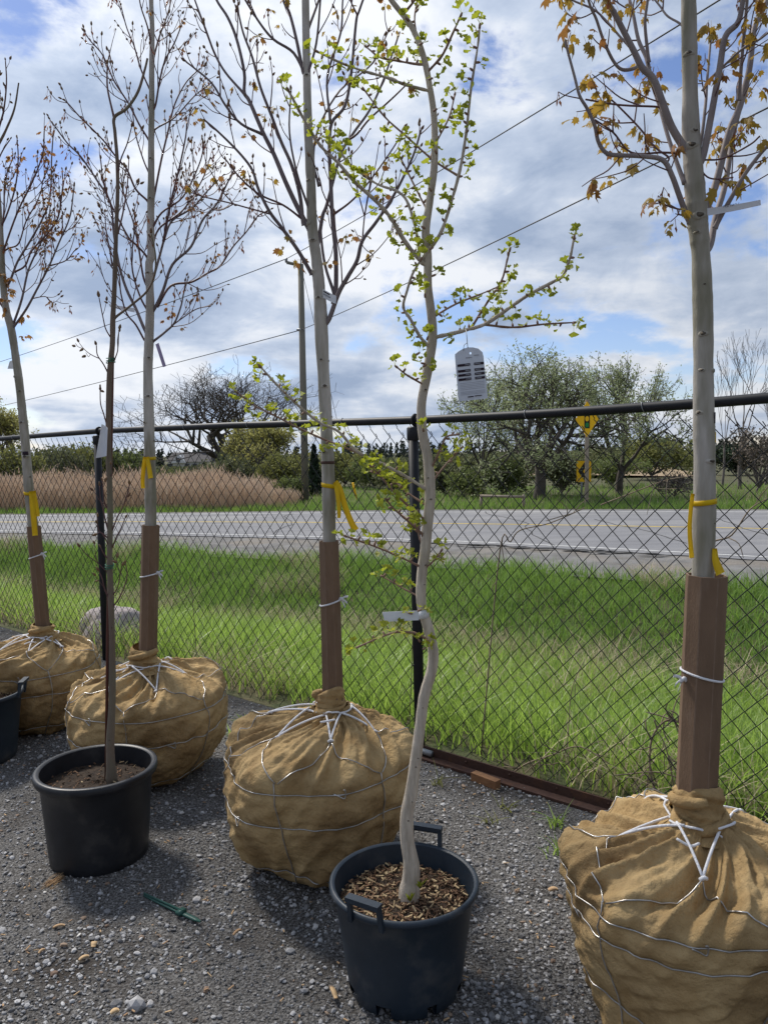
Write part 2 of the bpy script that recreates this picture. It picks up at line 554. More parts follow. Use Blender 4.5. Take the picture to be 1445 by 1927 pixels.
c_grass = curve([(-60, 19.5), (-40, 17.6), (-12, 15.1), (-5.8, 13.5), (0.94, 10.8), (3.7, 9.3), (9, 5.6), (16, 0.5)])
c_pave = curve([(-60, 21.2), (-40, 19.6), (-12, 16.9), (-5, 15.4), (1.2, 13.35), (5.55, 10.8), (9, 8.2), (16, 2.5)])
c_near = curve([(-60, 21.5), (-40, 19.9), (-12, 17.2), (-5, 15.75), (1.2, 13.7), (5.55, 11.15), (9, 8.55), (16, 2.9)])
c_mid = curve([(-60, 23.6), (-40, 21.6), (-12, 18.9), (-5, 18.2), (1.5, 16.9), (7.5, 15.05), (14, 12.2), (24, 7)])
c_farl = curve([(-60, 25.4), (-40, 23.2), (-12, 20.6), (-5, 20.4), (1.8, 20.1), (9.7, 18.9), (18, 16.5), (40, 8)])
c_far = curve([(-60, 25.9), (-40, 23.7), (-10.4, 20.95), (1.83, 20.7), (9.7, 19.5), (20, 16.8), (40, 9)])

def sstep(t):
    t = np.clip(t, 0, 1)
    return t * t * (3 - 2 * t)

def height(x, y):
    x = np.asarray(x, float)
    y = np.asarray(y, float)
    d1 = (x - FB[0]) * FN[0] + (y - FB[1]) * FN[1]
    g = np.maximum(c_grass(x) - y, 0) * 0.85
    u = np.clip(d1, 0, None) / (np.clip(d1, 0, None) + g + 1e-6)
    z = np.where(u < 0.5, -0.40 * sstep(u / 0.5), -0.40 + 0.37 * sstep((u - 0.5) / 0.5))
    z = np.where(d1 <= 0, 0.0, z)
    w = np.clip(d1, 0, 1.5) / 1.5
    z = z + w * 0.03 * np.sin(x * 1.7 + y * 0.9) * np.sin(y * 1.3 - x * 0.6) * np.where(g > 0, 1, 0)
    z = z - 3.2 * sstep((y - 75) / 60.0)
    return z

def grid(name, A, B, matl, yard=False):
    AA, BB = np.meshgrid(A, B)
    x = FB[0] + FD[0] * AA + FN[0] * BB
    y = FB[1] + FD[1] * AA + FN[1] * BB
    z = height(x, y) if not yard else 0.012 * np.sin(x * 2.1 + 1) * np.sin(y * 1.7) * np.clip(-BB - 0.4, 0, 1)
    V = np.stack([x, y, z], -1).reshape(-1, 3)
    na, nb = len(A), len(B)
    i = np.arange(nb - 1)[:, None] * na + np.arange(na - 1)[None, :]
    F = np.stack([i, i + 1, i + na + 1, i + na], -1).reshape(-1, 4)
    return put(name, npmesh(name, V, F, matl), kind='structure')

A = np.concatenate([-np.geomspace(1500, 12, 40), np.linspace(-11.8, 9, 130), np.geomspace(9.2, 1500, 40)])
Bf = np.concatenate([np.linspace(0.0, 20, 140), np.geomspace(20.3, 2500, 70)])
grid('ground', A, Bf, M_turf)
grid('gravel_yard', A, np.concatenate([-np.geomspace(300, 6, 20), np.linspace(-5.9, 0.0, 60)]), M_yard, True)

def ribbon_sheet(name, c0, c1, z, matl, x0, x1, n=200, kind='structure', parent=None, zz=None):
    xs = np.linspace(x0, x1, n)
    a = np.stack([xs, c0(xs), np.full(n, z)], 1)
    b = np.stack([xs, c1(xs), np.full(n, z)], 1)
    m = MB()
    V = np.concatenate([a, b])
    m.add(V, [(i, i + 1, n + i + 1, n + i) for i in range(n - 1)])
    return m.build(name, matl, parent, kind=kind)

ribbon_sheet('road_shoulder', lambda x: c_grass(x) - 0.25, lambda x: c_pave(x) + 0.2, -0.012, M_shld, -58, 15)
ribbon_sheet('far_shoulder', lambda x: c_far(x) - 0.2, lambda x: c_far(x) + 0.5, -0.012, M_shld, -58, 38)
road = ribbon_sheet('road', lambda x: c_pave(x) + 0.03 * np.sin(x * 7) + 0.02 * np.sin(x * 17), c_far, 0.0, M_asph, -58, 15.5, 400)
ribbon_sheet('edge_line', c_near, lambda x: c_near(x) + 0.095, 0.004, M_white, -57, 15, parent=road, kind=None)
ribbon_sheet('centre_line', c_mid, lambda x: c_mid(x) + 0.11, 0.004, M_yel, -57, 15, parent=road, kind=None)
ribbon_sheet('edge_line', c_farl, lambda x: c_farl(x) + 0.11, 0.004, M_white, -57, 15, parent=road, kind=None)
ms = MB()
for i in range(26):
    t = i / 25
    cx_ = 0.9 + 3.3 * t + rnd.uniform(-.2, .2)
    cy_ = float(c_pave(cx_)) - rnd.uniform(-0.05, 0.35)
    k = 9
    aa = np.linspace(0, 2 * math.pi, k, endpoint=False)
    rr = nr.uniform(.5, 1.0, k)
    V = np.stack([cx_ + rr * np.cos(aa) * rnd.uniform(.10, .3), cy_ + rr * np.sin(aa) * rnd.uniform(.04, .10), np.full(k, 0.0045 + 0.0004 * i)], 1)
    ms.add(V, [tuple(range(k))])
ms.build('tar_patches', M_patch, road, kind='stuff')
mk = MB()
for x0_, ya, yb in ((-6.5, .25, .95), (-2.2, .1, .9), (0.6, .15, .8), (2.9, .05, .95), (5.0, .2, .7), (7.2, .1, .8)):
    pts_ = []
    for f in np.linspace(ya, yb, 14):
        xx = x0_ + .35 * math.sin(9 * f + x0_) * f + rnd.uniform(-.06, .06)
        pts_.append((xx, float(c_pave(xx)) * (1 - f) + float(c_far(xx)) * f, .0048))
    mk.strip(pts_, np.array((.022, 0, 0)), .0006)
mk.build('cracks', M_patch, road, kind='stuff')
# tan stubble field far right
mf = MB()
Vf, Ff = [], []
xs = np.linspace(8, 120, 40)
ys = np.linspace(43, 74, 10)
for yy in ys:
    for xx in xs:
        Vf.append((xx + (yy - 43) * 0.25, yy, 0.05 + 0.15 * math.sin(xx * .2)))
for j in range(9):
    for i in range(39):
        Ff.append((j * 40 + i, j * 40 + i + 1, (j + 1) * 40 + i + 1, (j + 1) * 40 + i))
mf.add(Vf, Ff)
mf.build('stubble_field', M_field, kind='structure')

#@@PART2
# ------------------------------------------------------------------ chain-link fence
DW, DH = 0.092, 0.0975

def rail_z(u):
    # rail height seen in the photograph along the fence
    return np.interp(u, [-7, -4.77, -4.17, -3.06, -1.53, -.72, 0, .64, 1.32, 1.65, 3.2], [1.74, 1.758, 1.769, 1.785, 1.779, 1.768, 1.76, 1.762, 1.774, 1.785, 1.80])

fence = thing('chain_link_fence', 'black chain-link fence with round top rail between the gravel yard and the grass ditch', 'fence', fpt(0))
U0, U1 = -6.4, 3.9
us = np.linspace(U0, U1, 60)
m = MB()
m.tube([fpt(u, rail_z(u)) for u in us], 0.021, 12)
m.build('top_rail', M_vinyl, fence)
for u, lean in ((-6.1, 0.0), (-3.08, 0.0), (0.0, 0.03), (3.08, 0.0)):
    zt = float(rail_z(u)) - 0.045
    m = MB()
    base = fpt(u, -0.05, -0.02)
    top = fpt(u - lean, zt, -0.02)
    m.tube([base, base * .5 + top * .5, top], 0.0275, 14)
    po = m.build('fence_post', M_vinyl, fence)
    m = MB()
    m.tube([fpt(u - lean, zt - 0.06, -0.02), fpt(u - lean, zt - 0.055, -0.02), fpt(u - lean, zt + 0.004, -0.02), fpt(u - lean, zt + 0.012, -0.02)],
           [0.0285, 0.0325, 0.0325, 0.024], 14)
    aa = np.linspace(0, 2 * math.pi, 20, endpoint=False)
    c = fpt(u - lean, float(rail_z(u)), 0)
    ring = [c + np.array((FN[0], FN[1], 0)) * 0.027 * math.cos(t) + np.array((0, 0, 1.0)) * 0.028 * math.sin(t) for t in aa]
    m.tube(ring, 0.0075, 8, closed=True)
    m.build('loop_cap', M_vinyl, po)
# one wire of the mesh, shared by all
zn = int((1.735 - DH / 2) / (DH / 2))
wp = []
fd3 = np.array((FD[0], FD[1], 0))
fn3 = np.array((FN[0], FN[1], 0))
for k in range(zn + 1):
    s = 1 if k % 2 else -1
    z = 0.02 + k * DH / 2
    x = s * (DW / 4 - 0.0003)
    for dz, dx, dn in ((-0.005, -0.0050, -0.0022), (0, 0, 0.0), (0.005, -0.0050, 0.0022)):
        wp.append(fd3 * (x + s * dx) + fn3 * (dn * s) + np.array((0, 0, z + dz)))
wp.append(wp[-1] + fd3 * (-0.012) + np.array((0, 0, 0.018)))
m = MB()
m.tube(wp, 0.0020, 5)
wire_me = npmesh('wire', np.concatenate(m.V), m.F, M_vinyl)
nw = int((U1 - U0) / (DW / 2))
for i in range(nw):
    u = U0 + 0.05 + i * DW / 2
    p = fpt(u, 0.0, 0.012)
    o = put('wire', wire_me, fence)
    o.location = p - ORG[fence.name] + np.array((0, 0, (i % 2) * DH / 2 + 0.004 * math.sin(u * 2.3)))
for u in (-4.5, -2.0, -1.35, -0.55, 0.6, 1.15, 1.9, 2.5):
    m = MB()
    c = fpt(u, float(rail_z(u)), 0)
    aa = np.linspace(-0.5, 2 * math.pi - 0.9, 16)
    ring = [c + fn3 * 0.024 * math.cos(t) + np.array((0, 0, 1.0)) * (0.024 * math.sin(t)) + fd3 * 0.006 * t for t in aa]
    ring.append(ring[-1] + np.array((0, 0, -0.05)) + fd3 * 0.02)
    m.tube(ring, 0.0016, 5)
    m.build('tie_wire', M_galv, fence)

# pipe stub and rusty beam under the fence
m = MB()
m.tube([fpt(-0.03, 0.035, -0.05), fpt(0.10, 0.035, -0.055)], 0.016, 10)
m.build('pipe_stub', M_galv, label='short galvanised pipe lying at the foot of the fence post beside the rusty beam', cat='pipe')
beam = thing('rusty_beam', 'rusty dark red steel beam lying along the foot of the fence', 'beam', fpt(0.5, 0, -0.04))
fr = np.stack([fd3, fn3, (0, 0, 1.0)], 1)
m = MB()
m.box(fpt(0.66, 0.030, -0.03), (1.46, 0.010, 0.052), fr)
m.build('flange', M_rust, beam, False)
m = MB()
m.box(fpt(0.66, 0.008, -0.065), (1.44, 0.055, 0.012), fr)
m.build('lower_flange', M_rust, beam, False)
for u in np.linspace(0.05, 1.3, 6):
    m = MB()
    q = fpt(u, 0.038, -0.0355)
    m.tube([q, q - fn3 * 0.004], 0.006, 8)
    m.build('rivet', M_rust, beam)
m = MB()
b = fpt(0.47, 0.021, -0.125)
r2 = np.array(Matrix.Rotation(-0.12, 3, 'Z')) @ fr
m.box(b, (0.15, 0.04, 0.04), r2)
m.build('wood_block', M_block, smooth=False, label='orange-brown split wood block lying against the rusty beam', cat='block')
# boulder behind the fence
bc = gnd(166, 1238, -0.02) + np.array((0, 0.55, 0))
bc[2] = float(height(bc[0], bc[1]))
m = MB()
nth, nph = 40, 24
V = []
for i in range(nph):
    ph = math.pi * (i + 0.5) / nph
    for j in range(nth):
        th = 2 * math.pi * j / nth
        d = np.array((math.sin(ph) * math.cos(th), math.sin(ph) * math.sin(th), math.cos(ph)))
        r = 1 + 0.10 * math.sin(3 * d[0] + 1) + 0.09 * math.sin(5 * d[1] + 2 * d[2]) + 0.06 * math.sin(9 * d[0] - 4 * d[2]) + 0.03 * math.sin(17 * d[1] + 8 * d[0])
        for pl, lim in (((0.5, -0.6, 0.6), 0.80), ((-0.5, -0.7, 0.45), 0.82), ((0.1, 0.1, 1), 0.78)):
            q = np.dot(d * r, unit(pl))
            if q > lim:
                r *= lim / q * 0.6 + 0.4
        V.append(bc + d * r * np.array((0.30, 0.25, 0.26)) + np.array((0.0, 0, 0.08)))
F = [(i * nth + j, i * nth + (j + 1) % nth, (i + 1) * nth + (j + 1) % nth, (i + 1) * nth + j) for i in range(nph - 1) for j in range(nth)]
F += [tuple(range(nth))[::-1], tuple((nph - 1) * nth + j for j in range(nth))]
m.add(V, F)
m.build('boulder', M_rock, label='pinkish grey boulder in the grass behind the fence', cat='boulder')

# ------------------------------------------------------------------ scattered blades (numpy)
def blades(n, P, hgt, wid, lean, seed, segs=3, curl=0.6):
    g = np.random.default_rng(seed)
    a = g.uniform(0, 2 * math.pi, n)
    la = g.uniform(0, 2 * math.pi, n)
    dirv = np.stack([np.cos(la), np.sin(la), np.zeros(n)], 1)
    side = np.stack([np.cos(a), np.sin(a), np.zeros(n)], 1)
    ln = lean * g.uniform(0.2, 1.6, n)
    V = np.zeros((n, segs * 2 + 1, 3))
    for s in range(segs + 1):
        t = s / segs
        bend = ln * (t ** (1 + curl * 1.2))
        c = P + dirv * (bend * hgt)[:, None] + np.stack([np.zeros(n), np.zeros(n), hgt * (t - 0.28 * ln * t * t)], 1)
        if s < segs:
            w = (wid * (1 - 0.75 * t))[:, None] * side
            V[:, 2 * s] = c - w
            V[:, 2 * s + 1] = c + w
        else:
            V[:, 2 * s] = c
    k = segs * 2 + 1
    base = np.arange(n)[:, None] * k
    F = []
    for s in range(segs - 1):
        F.append(base + np.array([2 * s, 2 * s + 1, 2 * s + 3]))
        F.append(base + np.array([2 * s, 2 * s + 3, 2 * s + 2]))
    s = segs - 1
    F.append(base + np.array([2 * s, 2 * s + 1, 2 * s + 2]))
    return V.reshape(-1, 3), np.concatenate(F)

def vnoise(x, y, sc, seed):
    g = np.random.default_rng(seed)
    T = g.uniform(0, 1, (64, 64))
    u, v = x * sc, y * sc
    i, j = np.floor(u).astype(int), np.floor(v).astype(int)
    fu, fv = sstep(u - i), sstep(v - j)
    a, b = T[i % 64, j % 64], T[(i + 1) % 64, j % 64]
    c, d = T[i % 64, (j + 1) % 64], T[(i + 1) % 64, (j + 1) % 64]
    return (a * (1 - fu) + b * fu) * (1 - fv) + (c * (1 - fu) + d * fu) * fv

def inview(x, y, marg=0.6):
    return (np.abs(x) < 0.52 * y + marg)

def scat(n, x0, x1, y0, y1, seed):
    g = np.random.default_rng(seed)
    return g.uniform(x0, x1, n), g.uniform(y0, y1, n), g

def add_blades(name, x, y, g, h0, h1, w0, w1, lean, seed, matl, label, cat, segs=3, zoff=-0.01):
    n = len(x)
    z = height(x, y) + zoff
    P = np.stack([x, y, z], 1)
    hg = g.uniform(h0, h1, n) * (0.65 + 0.7 * vnoise(x, y, 1.1, seed + 5))
    V, F = blades(n, P, hg, g.uniform(w0, w1, n), lean, seed, segs)
    put(name, npmesh(name, V, F, matl), kind='stuff', label=label, cat=cat)

def fdist(x, y):
    return (x - FB[0]) * FN[0] + (y - FB[1]) * FN[1]

x, y, g = scat(330000, -9, 8, 2.2, 15.5, 11)
d1 = fdist(x, y)
ge = c_grass(x) - y
u = d1 / (d1 + np.maximum(ge, 0) * 0.85 + 1e-6)
cl = vnoise(x, y, 2.3, 3)
ok = inview(x, y, 0.9) & (d1 > 0.07) & (ge > 0)
near = ok & (u < 0.50)
keep = near & (g.random(len(x)) < np.clip(1.9 / (0.35 + 0.12 * y) * (0.35 + cl), 0, 1) * np.clip(d1 / 0.4, 0.25, 1) * (1 - .7 * np.exp(-((u - .5) / .05) ** 2)))
add_blades('grass', x[keep], y[keep], g, 0.15, 0.40, 0.0029, 0.0062, 0.62, 21, M_grass, 'bright fresh green grass just behind the chain-link fence', 'grass', 4)
far = ok & (u > 0.46) & (g.random(len(x)) < (0.30 + 0.9 * cl) * (1 - .7 * np.exp(-((u - .5) / .05) ** 2)))
add_blades('grass', x[far], y[far], g, 0.10, 0.30, 0.0034, 0.0074, 0.55, 22, M_grassd, 'grass on the ditch bank below the road, its shade put into a darker green', 'grass', 3)
# dry grass: along the ditch bottom, at the crest and at the foot of the fence
st = ok & ((np.abs(u - 0.50) < 0.07) | (d1 < 0.4) | (vnoise(x, y, .9, 8) > 0.70)) & (g.random(len(x)) < 0.50) & (vnoise(x, y, 2.1, 18) > .34)
add_blades('dry_grass', x[st], y[st], g, 0.16, 0.44, 0.0020, 0.0044, 0.9, 23, M_straw, 'pale dead grass along the ditch bottom and the foot of the fence', 'dry grass', 4)
# crest grass at the road shoulder, sparse
x, y, g = scat(30000, -14, 10, 7, 18, 12)
ge = c_grass(x) - y
ok = inview(x, y, 1.0) & (ge > -0.45) & (ge < 0.25) & (g.random(len(x)) < 0.8)
add_blades('grass', x[ok], y[ok], g, 0.03, 0.10, 0.003, 0.006, 0.7, 24, M_straw, 'short dry grass along the near edge of the road shoulder', 'grass', 2)
# far verge
x, y, g = scat(150000, -20, 20, 17, 34, 13)
fe = y - c_far(x)
ok = inview(x, y, 2) & (fe > 0.45) & (g.random(len(x)) < np.clip(2.4 / (1 + fe), 0.12, 1)) & ((x > -3.0) | (fe < 2.0))
add_blades('grass', x[ok], y[ok], g, 0.10, 0.26, 0.006, 0.014, 0.4, 25, M_grassd, 'grass verge on the far side of the road', 'grass', 2)
# dead weeds in front of that verge
x, y, g = scat(2500, -14, 20, 19, 30, 14)
fe = y - c_far(x)
ok = inview(x, y, 2) & (fe > 0.9)
add_blades('dry_grass', x[ok], y[ok], g, 0.2, 0.45, 0.005, 0.01, 0.5, 26, M_straw, 'pale dead stalks scattered over the far verge', 'dry grass', 2)

# reeds beyond the road
x, y, g = scat(40000, -17, -2.4, 20, 27, 15)
fe = y - c_far(x)
ok = (fe > 1.5) & (fe < 5.5)
ok &= (x < -2.9 + 0.4 * np.sin(y * 3))
x, y = x[ok], y[ok]
n = len(x)
hz = (0.72 + 0.50 * vnoise(x, y, 0.7, 4)) * np.where(g.random(n) < .12, 1.18, 1.0) * g.uniform(0.66, 1.10, n) * np.clip((-2.4 - x) / 1.6, 0.55, 1)
P = np.stack([x, y, height(x, y) - 0.02], 1)
V1, F1 = blades(n, P, hz, g.uniform(0.005, 0.011, n), 0.13, 31, 3)
# plumes: small fat drooping blades at the tips
tip = V1.reshape(n, 7, 3)[:, 6]
sel = g.random(n) < 0.7
tp = tip[sel] - np.array((0, 0, 0.16))
V2, F2 = blades(len(tp), tp, g.uniform(0.17, 0.28, len(tp)), g.uniform(0.009, 0.022, len(tp)), 0.5, 32, 3)
put('reeds', npmesh('reeds', np.concatenate([V1, V2]), np.concatenate([F1, F2 + len(V1)]), M_reed), kind='stuff',
    label='tan bed of dry plumed reeds beyond the road on the left', cat='reeds')

# ------------------------------------------------------------------ gravel
def ico():
    t = (1 + 5 ** 0.5) / 2
    V = np.array([(-1, t, 0), (1, t, 0), (-1, -t, 0), (1, -t, 0), (0, -1, t), (0, 1, t), (0, -1, -t), (0, 1, -t), (t, 0, -1), (t, 0, 1), (-t, 0, -1), (-t, 0, 1)], float)
    V /= np.linalg.norm(V[0])
    F = np.array([(0, 11, 5), (0, 5, 1), (0, 1, 7), (0, 7, 10), (0, 10, 11), (1, 5, 9), (5, 11, 4), (11, 10, 2), (10, 7, 6), (7, 1, 8),
                  (3, 9, 4), (3, 4, 2), (3, 2, 6), (3, 6, 8), (3, 8, 9), (4, 9, 5), (2, 4, 11), (6, 2, 10), (8, 6, 7), (9, 8, 1)])
    return V, F

IV, IF = ico()

def stones(x, y, rad, seed, sink=0.25, zb=0.0):
    g = np.random.default_rng(seed)
    n = len(x)
    V = np.tile(IV, (n, 1, 1)) * g.uniform(0.72, 1.18, (n, 12, 1))
    sc = np.stack([g.uniform(0.8, 1.5, n), g.uniform(0.7, 1.1, n), g.uniform(0.45, 0.9, n)], 1)
    V *= sc[:, None, :]
    # random tilt then spin
    ax, az = g.normal(0, 0.5, n), g.uniform(0, 2 * math.pi, n)
    c, s = np.cos(ax)[:, None], np.sin(ax)[:, None]
    Y2 = V[:, :, 1] * c - V[:, :, 2] * s
    Z2 = V[:, :, 1] * s + V[:, :, 2] * c
    c, s = np.cos(az)[:, None], np.sin(az)[:, None]
    X3 = V[:, :, 0] * c - Y2 * s
    Y3 = V[:, :, 0] * s + Y2 * c
    V = np.stack([X3, Y3, Z2], -1) * rad[:, None, None]
    V[:, :, 0] += x[:, None]
    V[:, :, 1] += y[:, None]
    V[:, :, 2] += (rad * (0.6 - sink) + zb)[:, None] if not np.isscalar(zb) else (rad * (0.6 - sink))[:, None] + zb
    F = (np.arange(n)[:, None, None] * 12 + IF[None]).reshape(-1, 3)
    return V.reshape(-1, 3), F

def yard_pts(n, seed, y0=1.25, y1=7.5):
    g = np.random.default_rng(seed)
    yy = y0 + (y1 - y0) * g.random(n) ** 1.35
    xx = g.uniform(-1, 1, n) * (0.52 * yy + 0.35)
    ok = fdist(xx, yy) < -0.02
    return xx[ok], yy[ok], g

def yz(x, y):
    b = fdist(x, y)
    return 0.012 * np.sin(x * 2.1 + 1) * np.sin(y * 1.7) * np.clip(-b - 0.4, 0, 1)

# fine gravel: small eight-faced grains
OV = np.array([(1, 0, 0), (-1, 0, 0), (0, 1, 0), (0, -1, 0), (0, 0, 1), (0, 0, -1)], float)
OF = np.array([(0, 2, 4), (2, 1, 4), (1, 3, 4), (3, 0, 4), (2, 0, 5), (1, 2, 5), (3, 1, 5), (0, 3, 5)])
x, y, g = yard_pts(95000, 47)
ok = g.random(len(x)) < np.clip(.40 + 1.7 * (vnoise(x, y, 1.9, 16) * .55 + vnoise(x, y, 5.0, 19) * .45 - .25), .12, 1)
x, y = x[ok], y[ok]
n = len(x)
V = np.tile(OV, (n, 1, 1)) * g.uniform(.6, 1.3, (n, 6, 1)) + g.normal(0, .18, (n, 6, 3))
a = g.uniform(0, 6.28, n)
c_, s_ = np.cos(a)[:, None], np.sin(a)[:, None]
V = np.stack([V[:, :, 0] * c_ - V[:, :, 1] * s_, V[:, :, 0] * s_ + V[:, :, 1] * c_, V[:, :, 2] * .7], -1)
rad = np.clip(g.lognormal(-5.55, .35, n), .0016, .007)
V = V * rad[:, None, None] + np.stack([x, y, yz(x, y) + rad * .35], 1)[:, None, :]
F = (np.arange(n)[:, None, None] * 6 + OF[None]).reshape(-1, 3)
put('gravel', npmesh('gravel', V.reshape(-1, 3), F, M_grit, smooth=False), kind='stuff', label='fine grey grit between the larger gravel of the yard', cat='gravel')
x, y, g = yard_pts(50000, 41)
dens = vnoise(x, y, 2.2, 6) * 0.6 + vnoise(x, y, 6.0, 9) * 0.4
ok = g.random(len(x)) < np.clip(0.30 + 1.5 * (dens - 0.25), 0.16, 1)
x, y = x[ok], y[ok]
rad = np.clip(g.lognormal(-5.24, 0.36, len(x)), 0.0028, 0.013)
zb = yz(x, y)
kind = g.random(len(x))
sets = (('grey', kind < 0.86, M_stone, 'loose grey crushed gravel covering the yard'),
        ('pale', (kind >= 0.86) & (kind < 0.94), M_stone2, 'pale stones sprinkled through the gravel of the yard'),
        ('brown', kind >= 0.94, M_stone3, 'brown stones sprinkled through the gravel of the yard'))
for nm, sel, mt, lab in sets:
    V, F = stones(x[sel], y[sel], rad[sel] * (0.85 if nm == 'pale' else 1), 42, zb=zb[sel])
    put('gravel', npmesh('gravel', V, F, mt, smooth=False), kind='stuff', label=lab, cat='gravel')
# single larger stones seen in the foreground
bigs = [(258, 1897, .028, 'bluish grey lump of stone, largest of the three stones lying together in the front gravel'),
        (218, 1895, .016, 'dark flat stone beside the bluish lump in the front gravel'),
        (284, 1893, .014, 'pale stone right of the bluish lump in the front gravel'),
        (104, 1838, .014, 'brown knobbly stone in the gravel at the front left'),
        (370, 1699, .016, 'pale grey stone near the pointed end of the green stake')]
for k, (px, py, r, lab) in enumerate(bigs):
    p = gnd(px, py)
    V, F = stones(np.array([p[0]]), np.array([p[1]]), np.array([r]), 60 + k, zb=float(yz(p[0], p[1])))
    put('stone', npmesh('stone', V, F, (M_stone3 if k == 3 else M_stone2 if k in (2, 4) else M_stone), smooth=False), label=lab, cat='stone', group='larger stones in the gravel')
# straw, splinters and mulch bits strewn over the gravel
x, y, g = yard_pts(1300, 44)
n = len(x)
m_v, m_f = [], []
for i in range(n):
    ln_, wd = g.uniform(.006, .022), g.uniform(.0008, .0024)
    a = g.uniform(0, 6.28)
    d = np.array((math.cos(a), math.sin(a), g.normal(0, .15)))
    s = np.array((-math.sin(a), math.cos(a), 0)) * wd
    c = np.array((x[i], y[i], yz(x[i], y[i]) + 0.010))
    t = np.array((0, 0, 0.0012))
    q = [c - d * ln_ / 2 - s, c - d * ln_ / 2 + s, c + d * ln_ / 2 + s, c + d * ln_ / 2 - s]
    m_v += [v + t for v in q] + [v - t for v in q]
    b = 8 * i
    m_f += [(b, b + 1, b + 2, b + 3), (b + 7, b + 6, b + 5, b + 4), (b, b + 4, b + 5, b + 1), (b + 1, b + 5, b + 6, b + 2), (b + 2, b + 6, b + 7, b + 3), (b + 3, b + 7, b + 4, b)]
put('wood_litter', npmesh('wood_litter', np.array(m_v), m_f, M_chip, smooth=False), kind='stuff', label='fine straw and wood splinters strewn over the gravel', cat='litter')
chips = [((159, 1812), .030, .011, 40, 'tan rectangular wood chip in the left foreground gravel'),
         ((178, 1786), .026, .018, 100, 'tan wood chip with a dark hole in the left foreground gravel'),
         ((112, 1752), .036, .009, 20, 'pale curved splinter in the gravel at the far left front'),
         ((447, 1763), .035, .009, 55, 'pale straw leaf in the gravel right of the green stake'),
         ((80, 1799), .022, .008, 60, 'small ochre chip left of the holed chip'),
         ((217, 1914), .022, .014, 30, 'yellowish chip at the bottom edge in front of the stones'),
         ((628, 1878), .05, .014, 110, 'curled tan bark flake beside the handled pot'),
         ((1040, 1682), .035, .016, 15, 'reddish chip in the gravel beside the big right root ball')]
for (px, py), ln_, wd, ang, lab in chips:
    p = gnd(px, py)
    m = MB()
    a = R(ang)
    tp = np.linspace(-1, 1, 6)
    d = np.array((math.cos(a), math.sin(a), 0))
    pts = [p + d * t * ln_ / 2 + np.array((0, 0, 0.016 + 0.005 * (1 - t * t))) for t in tp]
    wv = np.array([np.array((-math.sin(a), math.cos(a), 0.1)) * wd * (0.55 + 0.45 * math.sqrt(max(0, 1 - t * t * 0.9))) for t in tp])
    m.strip(pts, wv, 0.0022)
    m.build('wood_chip', M_chip, label=lab, cat='wood chip', group='wood chips on the gravel')
# tuft of coconut-like fibre by the left pot
m = MB()
p0 = gnd(108, 1665)
for i in range(45):
    a = gnd(rnd.uniform(112, 126), rnd.uniform(1652, 1662)) + np.array((0, 0, rnd.uniform(.01, .03)))
    b = gnd(rnd.uniform(76, 100), rnd.uniform(1668, 1682)) + np.array((0, 0, rnd.uniform(.008, .018)))
    m.tube(catmull([a, (a + b) / 2 + nr.normal(0, .004, 3), b], 3), [0.0011] * 6 + [0.0006], 4)
m.build('fibre_tuft', M_chip, label='tan tuft of straw fibre at the foot of the black left pot', cat='straw')
# green plastic stake on the gravel
stk = thing('plastic_stake', 'dark green plastic plant stake lying on the gravel', 'stake', gnd(330, 1720))
a, b = gnd(272, 1692) + (0, 0, .014), gnd(378, 1744) + (0, 0, .018)
d = unit(b - a)
sd_ = unit(np.cross((0, 0, 1), d))
m = MB()
m.strip([a, a * .7 + b * .3, a * .3 + b * .7, a * .1 + b * .9, b], np.array([sd_ * w for w in (.006, .012, .016, .016, .004)]), 0.003)
m.build('blade', M_gstake, stk)
m = MB()
m.strip([a + (0, 0, .006), a * .3 + b * .7 + (0, 0, .008)], sd_ * 0.003, 0.005)
m.build('rib', M_gstake, stk)
m = MB()
q = a * .33 + b * .67
m.box(q + (0, 0, .004), (0.022, 0.032, 0.012), np.stack([d, sd_, (0, 0, 1.0)], 1))
m.build('clip', M_gstake, stk)

# green weeds on the gravel edge
def weed(px, py, n, h, lab, mt=M_grass, cat='weed'):
    p = gnd(px, py)
    g = np.random.default_rng(int(px))
    P = np.tile(p, (n, 1)) + np.stack([g.normal(0, .02, n), g.normal(0, .02, n), np.full(n, -0.003)], 1)
    V, F = blades(n, P, g.uniform(.5, 1, n) * h, g.uniform(.0025, .005, n), 1.0, int(px), 4)
    put('weed', npmesh('weed', V, F, mt), label=lab, cat=cat, group='weeds in the gravel')

weed(1048, 1555, 26, 0.11, 'green grass tuft in the gravel between the rusty beam and the right root ball')
weed(1045, 1610, 14, 0.12, 'flat green leafy weed beside the left edge of the right root ball')
weed(822, 1478, 9, 0.13, 'small brownish weed in the gravel in front of the rusty beam', M_f_oliv)
weed(915, 1548, 10, 0.08, 'small olive weed standing alone in the open gravel', M_f_oliv)
weed(955, 1520, 12, 0.07, 'low olive weed in the gravel near the middle of the rusty beam', M_f_oliv)
weed(440, 1390, 40, 0.12, 'green grass tuft by the left edge of the middle root ball')
weed(470, 1372, 40, 0.14, 'taller green grass tuft behind the left edge of the middle root ball')

